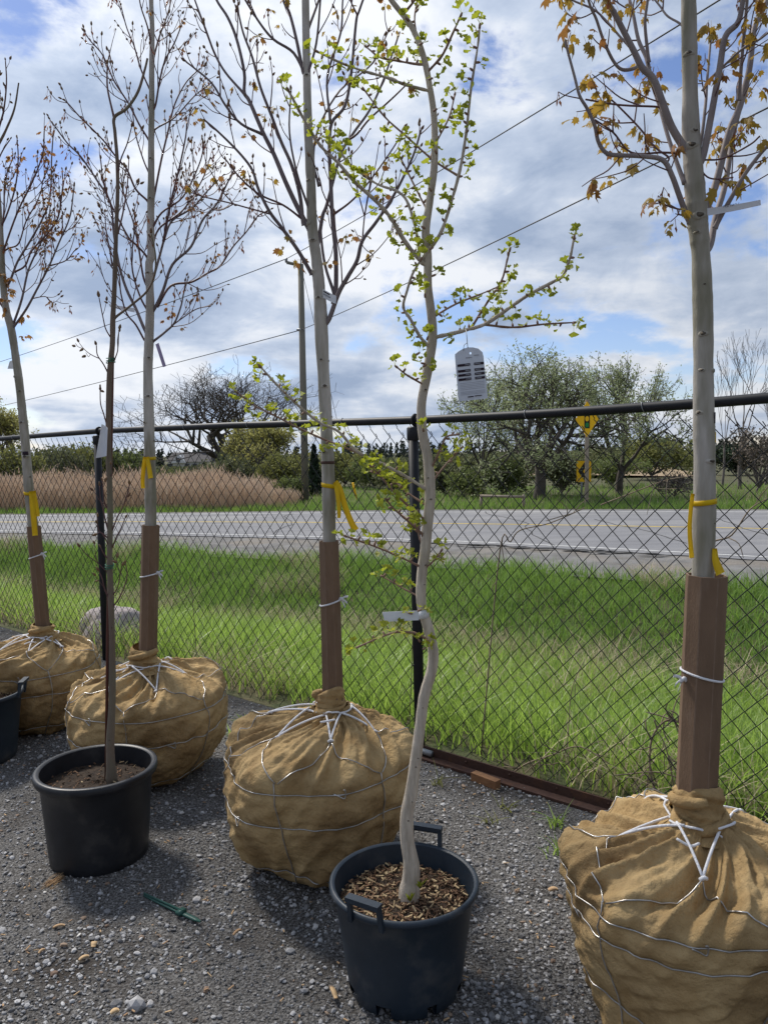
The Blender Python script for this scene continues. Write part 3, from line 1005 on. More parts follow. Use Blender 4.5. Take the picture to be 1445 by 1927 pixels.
# dead stems caught in the fence
def stem(path, r, off, name, lab, cat='dead stem', twigs=0):
    pts = []
    for px, py in path:
        d = ray(px, py)
        # meet the fence plane
        k = (FB[0] + FN[0] * off) * FN[0] + (FB[1] + FN[1] * off) * FN[1]
        t = k / (d.x * FN[0] + d.y * FN[1])
        pts.append(np.array((d.x * t, d.y * t, CAMH + d.z * t)))
    P = catmull(pts, 5)
    m = MB()
    m.tube(P, np.linspace(r, r * .5, len(P)), 5)
    for i in range(twigs):
        q = P[rnd.randrange(2, len(P) - 1)]
        dd = unit(nr.normal(size=3) * np.array((1, .35, 1)))
        l_ = rnd.uniform(.05, .16)
        m.tube(catmull([q, q + dd * l_ * .5 + nr.normal(0, .008, 3), q + dd * l_ + np.array((0, 0, -.015))], 3), [r * .5] * 6 + [r * .25], 4)
    m.build(name, M_vine, label=lab, cat=cat, group='dead stems in the fence')

stem([(905, 1420), (940, 1040), (960, 1020), (978, 998), (1032, 985), (1086, 962), (1100, 955)], .004, .035, 'dead_stem', 'thin dead vine arching over the road edge in the fence left of the road signs', twigs=6)
stem([(1300, 1050), (1340, 1020), (1376, 1007), (1411, 958), (1450, 935)], .0045, .03, 'dead_stem', 'dead twig caught in the fence right of the big right trunk', twigs=4)
stem([(375, 1330), (368, 1200), (362, 1120), (357, 1085)], .0035, .05, 'dead_stem', 'upright dead stalk in the grass right of the second root ball', twigs=4)
stem([(935, 1480), (985, 1440), (1040, 1420), (1090, 1405), (1150, 1440)], .005, .08, 'dead_stem', 'bent dry stem low on the fence above the rusty beam', twigs=10)
stem([(1000, 1440), (1060, 1425), (1075, 1300), (1100, 1240)], .003, .10, 'dead_stem', 'pale straw stalk standing in the grass above the bent dry stem', twigs=3)
stem([(1235, 1500), (1222, 1440), (1228, 1385), (1255, 1355), (1290, 1365)], .006, .05, 'dead_stem', 'drooping brown dead weed left of the right trunk guard', twigs=26)
stem([(1270, 1500), (1262, 1450), (1250, 1400), (1232, 1372)], .004, .06, 'dead_stem', 'second brown dead weed close beside the right trunk guard', twigs=14)
stem([(1130, 950), (1195, 925), (1255, 903), (1310, 895)], .003, .02, 'dead_stem', 'bare twig in the fence left of the yellow ribbon of the right tree', twigs=5)
stem([(770, 1380), (778, 1120), (768, 960), (762, 900)], .0025, .03, 'dead_stem', 'thin dead stem climbing the fence beside the middle post', twigs=8)
stem([(120, 880), (170, 895), (205, 905), (260, 925)], .003, .02, 'dead_stem', 'bare twig in the fence between the two leftmost trunks', twigs=6)

# ------------------------------------------------------------------ background plants
def leaf_cloud(pts, size, seed, mt, name, parent):
    g = np.random.default_rng(seed)
    n = len(pts)
    a = g.normal(size=(n, 3))
    a /= np.linalg.norm(a, axis=1)[:, None]
    b = g.normal(size=(n, 3))
    b -= a * (a * b).sum(1)[:, None]
    b /= np.linalg.norm(b, axis=1)[:, None]
    s = (size * g.uniform(.5, 1.3, n))[:, None]
    V = np.stack([pts - a * s, pts + b * s * .5, pts + a * s, pts - b * s * .5], 1).reshape(-1, 3)
    F = np.arange(n * 4).reshape(-1, 4)
    put(name, npmesh(name, V - ORG[parent.name], F, mt), parent)

def grow(m, p, d, ln_, r, depth, g, tips, spread=0.55, up=0.15, kids=(2, 4), n=4, shrink=0.72, wob=0.15, minr=0.004):
    segs = 4
    P = [p]
    dd = unit(d)
    for i in range(segs):
        dd = unit(dd + g.normal(0, wob, 3) + np.array((0, 0, up * .25)))
        P.append(P[-1] + dd * ln_ / segs)
    r2 = max(r * 0.62, minr)
    m.tube(P, np.linspace(r, r2, segs + 1), n if depth > 1 else 3, cap=False)
    for q in P[2:]:
        tips.append((q, dd, depth))
    if depth == 0:
        return
    k = g.integers(kids[0], kids[1] + 1)
    for i in range(k):
        a = g.uniform(0, 2 * math.pi)
        u = unit(np.cross(dd, g.normal(size=3)))
        nd = unit(dd + u * g.uniform(.4, 1.2) * spread * 1.6 + np.array((0, 0, up)))
        st_ = P[-1] if i < 2 else P[g.integers(2, segs)]
        grow(m, st_, nd, ln_ * shrink * g.uniform(.75, 1.15), r2 * .85, depth - 1, g, tips, spread, up, kids, n, shrink, wob, minr)

def tree(name, lab, base, hgt, wid, seed, bark, leaf=None, nleaf=0, lsize=.06, depth=4, trunk=.25, r=.12, spread=.55, up=.15, group=None, kids=(2, 4), minr=.006, stems=4, cat='tree', shrink=.72):
    g = np.random.default_rng(seed)
    base = np.array(base, float)
    t = thing(name, lab, cat, base, group)
    m = MB()
    th = hgt * trunk
    top = base + np.array((g.normal(0, .05) * hgt * .3, 0, th))
    m.tube(catmull([base + (0, 0, -.1), (base + top) / 2 + g.normal(0, .03, 3), top], 4), np.linspace(r * 1.15, r * .85, 9), 8)
    m.build('trunk', bark, t)
    m = MB()
    tips = []
    for i in range(stems):
        a = 2 * math.pi * i / stems + g.uniform(-.4, .4)
        sp_ = spread * g.uniform(.2, 1.25)
        d = np.array((math.cos(a) * sp_, math.sin(a) * sp_, 1.0))
        grow(m, top - (0, 0, th * .15 * g.random()), d, hgt * .30, r * .6, depth, g, tips, spread, up, kids, 5, shrink, .14, minr)
    V = np.concatenate(m.V)
    # fit the crown to the seen width and height
    c = V - top
    sz = (hgt - th) / max(c[:, 2].max(), .1)
    sx = wid / 2 / max(np.percentile(np.abs(c[:, 0]), 99), .1)
    sc = np.array((sx, sx, sz))
    m.V = [(v - top) * sc + top for v in m.V]
    m.build('limbs', bark, t)
    if leaf is not None:
        T = np.array([(q - top) * sc + top for q, d, dp in tips if dp <= 2])
        idx = g.integers(0, len(T), nleaf)
        leaf_cloud(T[idx] + g.normal(0, lsize * 1.8, (nleaf, 3)), lsize, seed + 1, leaf, 'crown', t)
    return t

def shrub(name, lab, px, Y, py_top, wpx, seed, leaf, nleaf, lsize, bark=M_gybark, group='shrubs beyond the road', stems=9, depth=2, cat='shrub', ybase=None):
    p = at(px, 900, Y)
    base = np.array((p[0], Y, float(height(p[0], Y))))
    topz = at(px, py_top, Y)[2]
    w = wpx * Y / FPX
    h = max(topz - base[2], .4)
    return tree(name, lab, base, h, w, seed, bark, leaf, int(nleaf * 1.6), lsize * 1.1, depth, .10, .035 * h / 2, .8, .12, group, (2, 4), .006, stems, cat)

def bgtree(name, lab, px, Y, py_top, wpx, seed, bark, leaf, nleaf, lsize, **kw):
    p = at(px, 900, Y)
    base = np.array((p[0], Y, float(height(p[0], Y))))
    h = at(px, py_top, Y)[2] - base[2]
    return tree(name, lab, base, h, wpx * Y / FPX, seed, bark, leaf, nleaf, lsize, **kw)

bgtree('bare_tree', 'big bare spreading tree rising behind the reeds', 426, 55, 664, 390, 101, M_dbark, None, 0, .1, depth=5, trunk=.14, r=.26, spread=.9, up=.30, stems=15, minr=.011, kids=(2, 3), shrink=.78)
bgtree('apple_tree', 'wide spreading tree with sparse pale leaves behind the road signs', 1012, 25, 648, 330, 102, M_dbark, M_f_pale, 17000, .044, depth=4, trunk=.22, r=.18, spread=.95, up=.12, stems=8, minr=.006, kids=(3, 4), shrink=.76)
bgtree('apple_tree', 'lower pale-leaved tree right of the road signs', 1165, 27, 668, 215, 103, M_dbark, M_f_pale, 7000, .044, depth=4, trunk=.2, r=.13, spread=.75, up=.14, stems=5, minr=.008, kids=(3, 4))
bgtree('apple_tree', 'pale-leaved tree behind the big hanging tag', 905, 29, 685, 150, 104, M_dbark, M_f_pale, 6000, .048, depth=4, trunk=.2, r=.13, spread=.75, up=.14, stems=5, minr=.009, kids=(3, 4))
bgtree('willow_tree', 'feathery yellow-green willow at the left edge of the picture', 22, 34, 738, 100, 105, M_gybark, M_f_gold, 5200, .06, depth=4, trunk=.2, r=.14, spread=.5, up=.25, stems=5, minr=.01)
bgtree('willow_bush', 'golden-green willow bush in front of the big bare tree', 500, 42, 788, 150, 106, M_gybark, M_f_gold, 9000, .085, depth=4, trunk=.06, r=.14, spread=.8, up=.2, stems=8, minr=.012)
bgtree('bare_sapling', 'slender bare tree right of the big right trunk', 1392, 30, 620, 120, 107, M_gybark, None, 0, .1, depth=4, trunk=.3, r=.07, spread=.45, up=.35, stems=4, minr=.009, kids=(2, 3))
bgtree('bare_sapling', 'thin bare tree at the right edge of the picture', 1440, 33, 690, 80, 108, M_gybark, None, 0, .1, depth=4, trunk=.3, r=.06, spread=.45, up=.35, stems=4, minr=.009, kids=(2, 3))
bgtree('bare_sapling', 'small bare tree just right of the right trunk', 1358, 32, 672, 70, 109, M_gybark, None, 0, .1, depth=3, trunk=.3, r=.05, spread=.45, up=.35, stems=4, minr=.009, kids=(2, 3))
SH = [
    (30, 30, 838, 130, M_f_oliv, 2600, .07, 'olive shrub under the willow at the left edge'),
    (95, 33, 846, 110, M_f_dark, 2600, .07, 'dark twiggy shrub between the two leftmost trunks'),
    (150, 36, 842, 120, M_f_oliv, 2600, .08, 'olive shrub left of the fence post on the left'),
    (235, 38, 850, 100, M_f_mid, 2400, .08, 'green shrub just right of the left fence post'),
    (345, 48, 892, 120, M_f_mid, 2600, .08, 'low green shrub in front of the house'),
    (430, 40, 868, 110, M_f_dark, 2600, .08, 'dark shrub behind the reeds under the big bare tree'),
    (525, 30, 850, 80, M_f_oliv, 2400, .06, 'olive shrub left of the utility pole'),
    (548, 25, 905, 70, M_f_mid, 2200, .05, 'low green shrub at the foot of the utility pole'),
    (650, 36, 852, 110, M_f_oliv, 3000, .07, 'olive shrub behind the yellow ribbon of the middle tree'),
    (705, 34, 868, 90, M_f_mid, 2600, .07, 'green shrub left of the middle fence post'),
    (745, 30, 885, 70, M_f_dark, 2200, .06, 'dark shrub behind the middle fence post'),
    (835, 28, 872, 90, M_f_dark, 2600, .06, 'dark shrub right of the middle fence post'),
    (890, 27, 885, 90, M_f_mid, 2600, .055, 'green shrub under the pale-leaved trees'),
    (945, 27, 868, 90, M_f_mid, 2600, .055, 'green shrub left of the spreading trunk'),
    (1055, 27, 850, 90, M_f_dark, 2600, .055, 'dark shrub between the spreading trunk and the road signs'),
    (1150, 33, 858, 110, M_f_mid, 2600, .06, 'green shrub right of the road signs'),
    (1225, 40, 812, 150, M_f_oliv, 3600, .09, 'rounded olive tree-like shrub left of the right trunk'),
    (1270, 25, 888, 90, M_brush, 900, .035, 'grey leafless brush left of the right trunk by the verge'),
    (1425, 27, 800, 130, M_brush, 1800, .045, 'grey leafless thicket at the right edge'),
    (1385, 45, 838, 90, M_f_con, 2600, .10, 'dark evergreen clump right of the right trunk'),
]
for k, (px, Y, pt, w, mt, nl, ls, lab) in enumerate(SH):
    shrub('shrub', lab, px, Y, pt, w, 200 + k, mt, nl, ls)

def conifer(px, Y, py_top, wpx, seed, lab, mt=M_f_con, n=1800, group='conifers', ls=None):
    g = np.random.default_rng(seed)
    p = at(px, 900, Y)
    base = np.array((p[0], Y, float(height(p[0], Y))))
    h = at(px, py_top, Y)[2] - base[2]
    w = wpx * Y / FPX / 2
    t = thing('conifer_tree', lab, 'tree', base, group)
    m = MB()
    m.tube([base + (0, 0, -.1), base + (0, 0, h * .97)], [h * .03, h * .004], 6)
    m.build('trunk', M_dbark, t)
    tt = g.random(n) ** 0.7
    rr = w * (1.02 - tt) * (0.55 + 0.45 * np.abs(np.sin(tt * 40 + g.uniform(0, 1, n)))) * np.sqrt(g.random(n))
    a = g.uniform(0, 2 * math.pi, n)
    P = base + np.stack([rr * np.cos(a), rr * np.sin(a), tt * h - rr * .25 + h * .03], 1)
    leaf_cloud(P, ls or h * .05, seed + 3, mt, 'crown', t)

conifer(301, 75, 856, 32, 301, 'dark conifer left of the house')
conifer(592, 29, 842, 44, 302, 'dark conifer right of the utility pole', n=2600)
conifer(610, 31, 872, 40, 303, 'lower dark conifer behind the middle trunk', n=2000)
# distant wood: one mass on the horizon
g = np.random.default_rng(55)
pts = []
for k in range(420):
    X = g.uniform(-190, 190)
    Y = g.uniform(240, 300)
    hh = g.uniform(5.0, 8.6) * (0.85 if X < -25 else 1.0)
    n = 60
    tt = g.random(n)
    rr = hh * .22 * (1.05 - tt) * np.sqrt(g.random(n))
    a = g.uniform(0, 6.28, n)
    pts.append(np.stack([X + rr * np.cos(a), Y + rr * np.sin(a), -3.2 + tt * hh], 1))
wroot = thing('distant_wood', 'dark conifer wood along the horizon', 'wood', (0, 270, -3.2))
wroot['kind'] = 'stuff'
leaf_cloud(np.concatenate(pts), .75, 56, M_f_wood, 'tree_mass', wroot)
# hedge mass behind the shrubs
pts = []
for (xa, xb, Y, zt) in ((-34, -6, 52, 1.25), (-8, 9, 46, 1.2), (8, 26, 60, 1.4)):
    n = 3000
    X = g.uniform(xa, xb, n)
    zz = (0.2 + zt * (0.75 + 0.5 * vnoise(X, X * 0 + Y, .6, 77))) * g.random(n) ** .6
    zz = np.where((X > -15.6) & (X < -11.2) & (Y == 52), zz * .55, zz)
    pts.append(np.stack([X, Y + g.normal(0, .8, n), zz], 1))
hroot = thing('hedgerow', 'low dark hedgerow in the fields behind the shrubs', 'hedge', (0, 50, 0))
hroot['kind'] = 'stuff'
leaf_cloud(np.concatenate(pts), .22, 57, M_f_dark, 'foliage', hroot)

# ------------------------------------------------------------------ house far behind
Yh = 140.0
hx0, hx1 = at(312, 880, Yh)[0], at(396, 880, Yh)[0]
zr = at(350, 851, Yh)[2]
ze = at(350, 868, Yh)[2]
zb = -3.25
house = thing('house', 'white farmhouse with dark roof far behind the reeds', 'house', ((hx0 + hx1) / 2, Yh + 3, zb))
m = MB()
m.box(((hx0 + hx1) / 2, Yh + 4, (zb + ze) / 2), (hx1 - hx0 - .8, 7, ze - zb))
m.build('wall', M_hwall, house, False)
m = MB()
V = [(hx0, Yh, ze - .1), (hx1, Yh, ze - .1), (hx1, Yh + 8, ze - .1), (hx0, Yh + 8, ze - .1), (hx0 + .3, Yh + 4, zr), (hx1 - .3, Yh + 4, zr)]
m.add(V, [(0, 1, 5, 4), (2, 3, 4, 5), (1, 2, 5), (3, 0, 4), (3, 2, 1, 0)])
ro = m.build('roof', M_hroof, house, False)
m = MB()
gx = at(337, 880, Yh)[0]
m.add([(gx - 1.4, Yh - .3, ze - .3), (gx + 1.4, Yh - .3, ze - .3), (gx, Yh - .3, zr - .3), (gx - 1.4, Yh + 2.5, ze - .3), (gx + 1.4, Yh + 2.5, ze - .3), (gx, Yh + 3, zr - .3)],
      [(0, 1, 2), (0, 2, 5, 3), (1, 4, 5, 2), (0, 3, 4, 1)])
m.build('gable', M_hwall, house, False)
m = MB()
m.box((gx, Yh - .36, ze + .25), (.6, .08, .75))
m.build('window', M_glass, house, False)
for k, px in enumerate((320, 352, 366, 384)):
    m = MB()
    m.box((at(px, 880, Yh)[0], Yh + .46, ze - .9), (.8, .1, .9))
    m.build('window', M_glass, house, False)
m = MB()
m.box((at(372, 880, Yh)[0], Yh + 4, zr + .3), (.7, .7, 1.2))
m.build('chimney', M_hwall, ro, False)

# ------------------------------------------------------------------ utility pole and wires
pb = gnd(575, 946)
pt = at(566, 497, pb[1])
pole = thing('utility_pole', 'grey wooden utility pole standing beyond the road', 'utility pole', pb)
m = MB()
m.tube([pb + (0, 0, -.2), pb * .5 + pt * .5, pt], [.115, .105, .088], 12)
m.build('shaft', M_pole, pole)
br = at(540, 494, pb[1])
m = MB()
m.tube([pt + (0, -.05, -.05), br], .05, 8)
m.build('bracket', M_pole, pole)
m = MB()
m.tube([br + (-.02, 0, 0), br + (-.02, 0, .10), br + (-.02, 0, .14)], [.035, .05, .03], 8)
m.build('insulator', M_galv, pole)
m = MB()
m.tube([pt + (0, 0, 0), pt + (0.02, 0, .32)], .018, 6)
m.build('top_pin', M_galv, pole)
lowp = at(566, 621, pb[1])
m = MB()
m.tube([lowp + (-.12, -.05, 0), lowp + (.12, -.05, 0)], .045, 8)
m.build('clamp', M_galv, pole)

def cable(p, q, sag, name, lab, r=.011):
    t = np.linspace(0, 1, 24)[:, None]
    P = np.asarray(p) * (1 - t) + np.asarray(q) * t
    P[:, 2] -= (sag * 4 * t * (1 - t))[:, 0]
    m = MB()
    m.tube(P, r, 5)
    m.build(name, M_cable, label=lab, cat='cable')

def ext(p, px, py, Y, k):
    q = at(px, py, Y)
    return np.asarray(p) + (q - np.asarray(p)) * k

topw = br + (0, 0, .12)
cable(topw, ext(topw, 1284, 5, 10.3, 1.9), .25, 'power_cable', 'upper overhead cable running from the pole to the upper right')
cable(topw, ext(topw, 0, 675, 46, 1.6), .2, 'power_cable', 'upper overhead cable running from the pole to the left', .014)
cable(lowp, ext(lowp, 1260, 258, 10.5, 1.9), .25, 'power_cable', 'lower overhead cable running from the pole to the right')
cable(lowp, ext(lowp, 0, 760, 46, 1.6), .15, 'power_cable', 'lower overhead cable running from the pole to the left', .014)
gp = at(571, 520, pb[1])
gq = at(640, 815, pb[1] + 1.5)
cable(gp, gp + (gq - gp) * 1.45, 0, 'guy_wire', 'thin guy wire slanting down to the right of the pole', .008)
gqb = gp + (gq - gp) * 1.38
m = MB()
ga = at(664, 908, pb[1] + 1.5)
gb = at(674, 950, pb[1] + 1.6)
m.tube([ga, gb], .035, 8)
m.build('guy_marker', M_signy, label='yellow guard on the lower end of the guy wire', cat='guy guard')

# ------------------------------------------------------------------ road signs
sb = gnd(1103, 948)
Ys = sb[1]
sg = thing('road_sign', 'yellow diamond traffic-light warning sign on a wooden post', 'road sign', sb)
tp = at(1099, 752, Ys)
m = MB()
m.box((sb[0], Ys, (tp[2] - .1) / 2), (.10, .09, tp[2] + .1))
m.build('post', M_post, sg, False)
dc = at(1104, 789, Ys - .07)
hw, hh = .335, .52
th = R(0)
m = MB()
q = [(-hw, 0), (0, -hh), (hw, 0), (0, hh)]
V = [(dc[0] + x_, dc[1], dc[2] + z_) for x_, z_ in q] + [(dc[0] + x_, dc[1] + .012, dc[2] + z_) for x_, z_ in q]
m.add(V, [(0, 1, 2, 3), (7, 6, 5, 4), (0, 4, 5, 1), (1, 5, 6, 2), (2, 6, 7, 3), (3, 7, 4, 0)])
pl = m.build('sign_plate', M_signy, sg, False)
m = MB()
m.box((dc[0], dc[1] - .004, dc[2] + .02), (.155, .005, .56))
m.build('signal_symbol', M_blk, pl, False)
for k, mt in enumerate((M_red, M_signy, M_grn)):
    m = MB()
    c = np.array((dc[0], dc[1] - .0075, dc[2] + .195 - k * .18))
    a = np.linspace(0, 2 * math.pi, 20, endpoint=False)
    m.add([c + (.055 * math.cos(t), 0, .075 * math.sin(t)) for t in a], [tuple(range(20))])
    m.build('signal_light', mt, pl, False)
cs = at(1098, 887, Ys + .25)
csn = thing('chevron_sign', 'yellow sign with black chevron pointing left behind the wooden sign post', 'road sign', (cs[0] - .04, Ys + .3, 0))
m = MB()
m.tube([(cs[0] - .05, Ys + .3, -.05), (cs[0] - .05, Ys + .3, cs[2] + .2)], .03, 8)
m.build('post', M_galv, csn)
cw, ch = .43, .62
m = MB()
m.box((cs[0], Ys + .25, cs[2]), (cw, .01, ch))
cp = m.build('sign_plate', M_signy, csn, False)
m = MB()
y0 = Ys + .25 - .009
X0, Z0 = cs[0], cs[2]
m.add([(X0 - .17, y0, Z0), (X0 + .03, y0, Z0 + .29), (X0 + .17, y0, Z0 + .29), (X0 - .03, y0, Z0), (X0 + .17, y0, Z0 - .29), (X0 + .03, y0, Z0 - .29)],
      [(0, 3, 2, 1), (0, 5, 4, 3)])
m.build('chevron', M_blk, cp, False)
# old wooden rail in the verge
wr = thing('wooden_rail', 'low weathered wooden rail among the shrubs under the pale-leaved trees', 'wooden rail', gnd(945, 952))
m = MB()
p0, p1 = gnd(905, 955), gnd(985, 955)
for p in (p0, p1):
    m = MB()
    m.tube([p + (0, 0, -.05), p + (0, 0, .36)], .045, 6)
    m.build('post', M_post, wr)
m = MB()
m.tube([p0 + (0, -.03, .33), p1 + (0, -.03, .30)], .04, 6)
m.build('rail', M_post, wr)
#@@PART3
# ------------------------------------------------------------------ nursery trees
def trace(path, Y0, dz=0.0, k=5, dy=0.0):
    P = np.asarray(path, float)
    s = np.concatenate([[0], np.cumsum(np.linalg.norm(np.diff(P, axis=0), axis=1))])
    s /= s[-1]
    return catmull([at(p[0], p[1], Y0 + dy + dz * t) for p, t in zip(P, s)], k)

def px2m(w, Y):
    return w * Y / FPX

def make_trunk(root, path, widths, Y0, mtl, knots=(), n=14, node=0.0):
    """widths: list of (py, px width)"""
    P = trace(path, Y0, 0, 8)
    pys = np.array([w[0] for w in widths], float)
    wpx = np.array([w[1] for w in widths], float)
    od = np.argsort(pys)
    # approximate pixel row of each point
    row = np.array([HZ - (p[2] - CAMH) / Y0 * FPX for p in P])
    r = np.interp(row, pys[od], wpx[od]) * Y0 / FPX / 2
    # densify for node swellings
    t = np.linspace(0, 1, len(P))
    tt = np.linspace(0, 1, len(P) * 3)
    P2 = np.stack([np.interp(tt, t, P[:, i]) for i in range(3)], 1)
    r2 = np.interp(tt, t, r)
    g = np.random.default_rng(int(abs(path[0][0])) + 1)
    r2 = r2 * (1 + 0.025 * np.interp(tt, np.linspace(0, 1, 60), g.normal(0, 1, 60)))
    if node:
        for c in g.uniform(0.02, .98, 26):
            r2 = r2 * (1 + node * np.exp(-((tt - c) / .004) ** 2))
    m = MB()
    m.tube(P2, r2, n)
    tk = m.build('trunk', mtl, root)
    for kx, ky, kw in knots:
        i = np.argmin(np.abs(row - (ky + 0.0122 * (kx - 722))))
        c = P[i]
        rr = r[i]
        q = at(kx, ky, Y0)
        dx = np.clip((q[0] - c[0]) / rr, -.98, .98)
        nn = np.array((dx, -math.sqrt(1 - dx * dx), 0.12))
        nn = unit(nn)
        s = px2m(kw, Y0) / 2
        b = np.array((c[0], c[1], q[2])) + nn * rr
        m = MB()
        m.tube([b - nn * s * .9, b - nn * s * .1, b + nn * s * .16, b + nn * s * .2], [s * 1.7, s * 1.3, s * .95, s * .75], 12, cap=False, mi=0)
        m.tube([b + nn * s * .2, b + nn * s * .08, b + nn * s * .02], [s * .75, s * .5, s * .08], 12, mi=1)
        for v_ in m.V:
            q_ = v_ - b
            q_[:, 2] *= .62 + .1 * math.sin(kx)
            q_ *= 1 + .12 * np.sin(3 * np.arctan2(q_[:, 2], q_[:, 0]) + kx)[:, None]
            v_[:] = b + q_
        m.build('knot', [mtl, M_knot], root)
    return P, r, row

# leaf meshes -------------------------------------------------------
def maple_leaf(curl, seed):
    g = np.random.default_rng(seed)
    ang = [-150, -128, -100, -78, -62, -45, -25, -12, 0, 12, 25, 45, 62, 78, 100, 128, 150]
    rad = [.34, .55, .46, .68, .56, .88, .58, .80, 1.0, .80, .58, .88, .56, .68, .46, .55, .34]
    V = [(0, 0, 0), (0, .28, 0)]
    for a, r in zip(ang, rad):
        r = r * g.uniform(.88, 1.1)
        V.append((math.sin(R(a)) * r * .62, .28 + math.cos(R(a)) * r * .72, 0))
    V = np.array(V)
    V[:, 2] = -curl * (V[:, 0] ** 2 * 1.6 + (np.maximum(V[:, 1] - .2, 0)) ** 2 * .55) + g.normal(0, .03, len(V))
    F = [(1, i, i + 1) for i in range(2, len(V) - 1)]
    F.append((0, 2, 1))
    F.append((0, 1, len(V) - 1))
    # petiole
    n0 = len(V)
    V = np.vstack([V, [(-.015, 0, 0), (.015, 0, 0), (.012, -.55, .03), (-.012, -.55, .03)]])
    F.append((n0, n0 + 1, n0 + 2, n0 + 3))
    V[:, 1] += .55
    return V, F

def ginkgo_leaf(seed):
    g = np.random.default_rng(seed)
    V = [(0, .55, 0)]
    k = 9
    for i in range(k):
        a = R(-62 + 124 * i / (k - 1))
        r = .55 * g.uniform(.9, 1.08) * (0.82 if i == k // 2 else 1)
        V.append((math.sin(a) * r, .55 + math.cos(a) * r, .10 * math.sin(i * 2.2 + seed) + .18 * math.sin(a) ** 2))
    F = [(0, i, i + 1) for i in range(1, k)]
    n0 = len(V)
    V += [(-.018, 0, 0), (.018, 0, 0), (.014, .56, 0), (-.014, .56, 0)]
    F.append((n0, n0 + 1, n0 + 2, n0 + 3))
    return np.array(V, float), F

def merged(name, inst, base, mt, root, kind='stuff'):
    """inst: list of (variant, 3x3 incl. scale, pos)"""
    V, F, n = [], [], 0
    for v, Mx, p in inst:
        bv, bf = base[v]
        V.append(bv @ Mx.T + p)
        F += [tuple(i + n for i in f) for f in bf]
        n += len(bv)
    return put(name, npmesh(name, np.concatenate(V) - ORG[root.name], F, mt), root, kind=kind)

def leaf_parts(inst, base, mts, root, lim=300):
    inst = sorted(inst, key=lambda q: -np.linalg.norm(q[1][:, 1]))
    me = [[npmesh('leaf', v, f, mt) for v, f in base] for mt in mts]
    org = ORG[root.name]
    for k, (v, Mx, p) in enumerate(inst[:lim]):
        o = put('leaf', me[k % len(mts)][v], root)
        M4 = Matrix([[*Mx[0], 0], [*Mx[1], 0], [*Mx[2], 0], [0, 0, 0, 1]])
        o.matrix_local = Matrix.Translation(Vector(p - org)) @ M4
    if len(inst) > lim:
        merged('leaves', inst[lim:], base, mts[0], root)

MAPLE = [maple_leaf(c, s) for c, s in ((.35, 1), (.8, 2), (1.2, 3), (.6, 4))]
GINK = [ginkgo_leaf(s) for s in range(4)]
_a = np.linspace(0, 2 * math.pi, 6, endpoint=False)
BUDV = [(0, 0, 0)] + [(r * math.cos(t), y, r * math.sin(t)) for r, y in ((.16, .12), (.26, .4), (.17, .75)) for t in _a] + [(0, 1.05, 0)]
BUDF = [(0, 1 + (j + 1) % 6, 1 + j) for j in range(6)] + [(1 + i * 6 + j, 1 + i * 6 + (j + 1) % 6, 7 + i * 6 + (j + 1) % 6, 7 + i * 6 + j) for i in range(2) for j in range(6)] + [(13 + j, 13 + (j + 1) % 6, 19) for j in range(6)]
BUD = [(np.array(BUDV, float), BUDF)]
# dangling flower / samara: a thin curved stalk with a small wing
DNGV = np.array([(-.02, 0, 0), (.02, 0, 0), (.02, .6, .05), (-.02, .6, .05), (-.10, .72, .06), (.10, .78, .02), (.03, 1.05, .05)], float)
DNG = [(DNGV, [(0, 1, 2, 3), (3, 2, 5, 6, 4)])]

def shoots(m, P, r, g, gap, ln0, ln1, a0, tips, rtw, sub=0.4, up=0.5, start=.2, flat=1.0, opp=True):
    """side shoots in pairs along limb P"""
    s = np.concatenate([[0], np.cumsum(np.linalg.norm(np.diff(P, axis=0), axis=1))])
    tot = s[-1]
    d = tot * start + g.uniform(0, gap)
    ph = g.uniform(0, 6.28)
    while d < tot * .985:
        i = min(np.searchsorted(s, d), len(P) - 1)
        p = P[i]
        T = unit(P[min(i + 1, len(P) - 1)] - P[max(i - 1, 0)])
        u = unit(np.cross(T, (0.0, 1, 0.2)))
        w = np.cross(T, u)
        f = d / tot
        for sd_ in ((0, math.pi) if opp else (0,)):
            if g.random() < .30:
                continue
            a = ph + sd_ + g.normal(0, .25)
            sdv = u * math.cos(a) + w * math.sin(a) * flat
            l_ = g.uniform(ln0, ln1) * (1.15 - .75 * f)
            dv = unit(T * math.cos(a0) + sdv * math.sin(a0))
            p1 = p + dv * l_ * .4
            dv2 = unit(dv + np.array((0, 0, up)) + g.normal(0, .12, 3))
            p2 = p1 + dv2 * l_ * .35
            dv3 = unit(dv2 + np.array((0, 0, up * .6)) + g.normal(0, .12, 3))
            p3 = p2 + dv3 * l_ * .3
            Q = catmull([p, p1, p2, p3], 3)
            m.tube(Q, np.linspace(rtw * (1 if l_ > .5 * ln1 else .8), rtw * .5, len(Q)), 4, cap=False, mi=1)
            tips.append((p3, dv3))
            if g.random() < .5:
                tips.append((p2, unit(dv2 + g.normal(0, .5, 3))))
            if l_ > ln0 * 1.3 and g.random() < sub:
                for q, dq in ((p1, dv), (p2, dv2)):
                    dd = unit(dq + g.normal(0, .55, 3) + np.array((0, 0, up * .5)))
                    l2 = l_ * g.uniform(.25, .5)
                    e_ = q + dd * l2
                    m.tube(catmull([q, q + dd * l2 * .5 + g.normal(0, .004, 3), e_ + np.array((0, 0, .012))], 3), [rtw * .6] * 6 + [rtw * .4], 4, cap=False, mi=1)
                    tips.append((e_, dd))
        ph += 1.57 if opp else 2.4
        d += gap * g.uniform(.7, 1.4)
    tips.append((P[-1], unit(P[-1] - P[-2])))

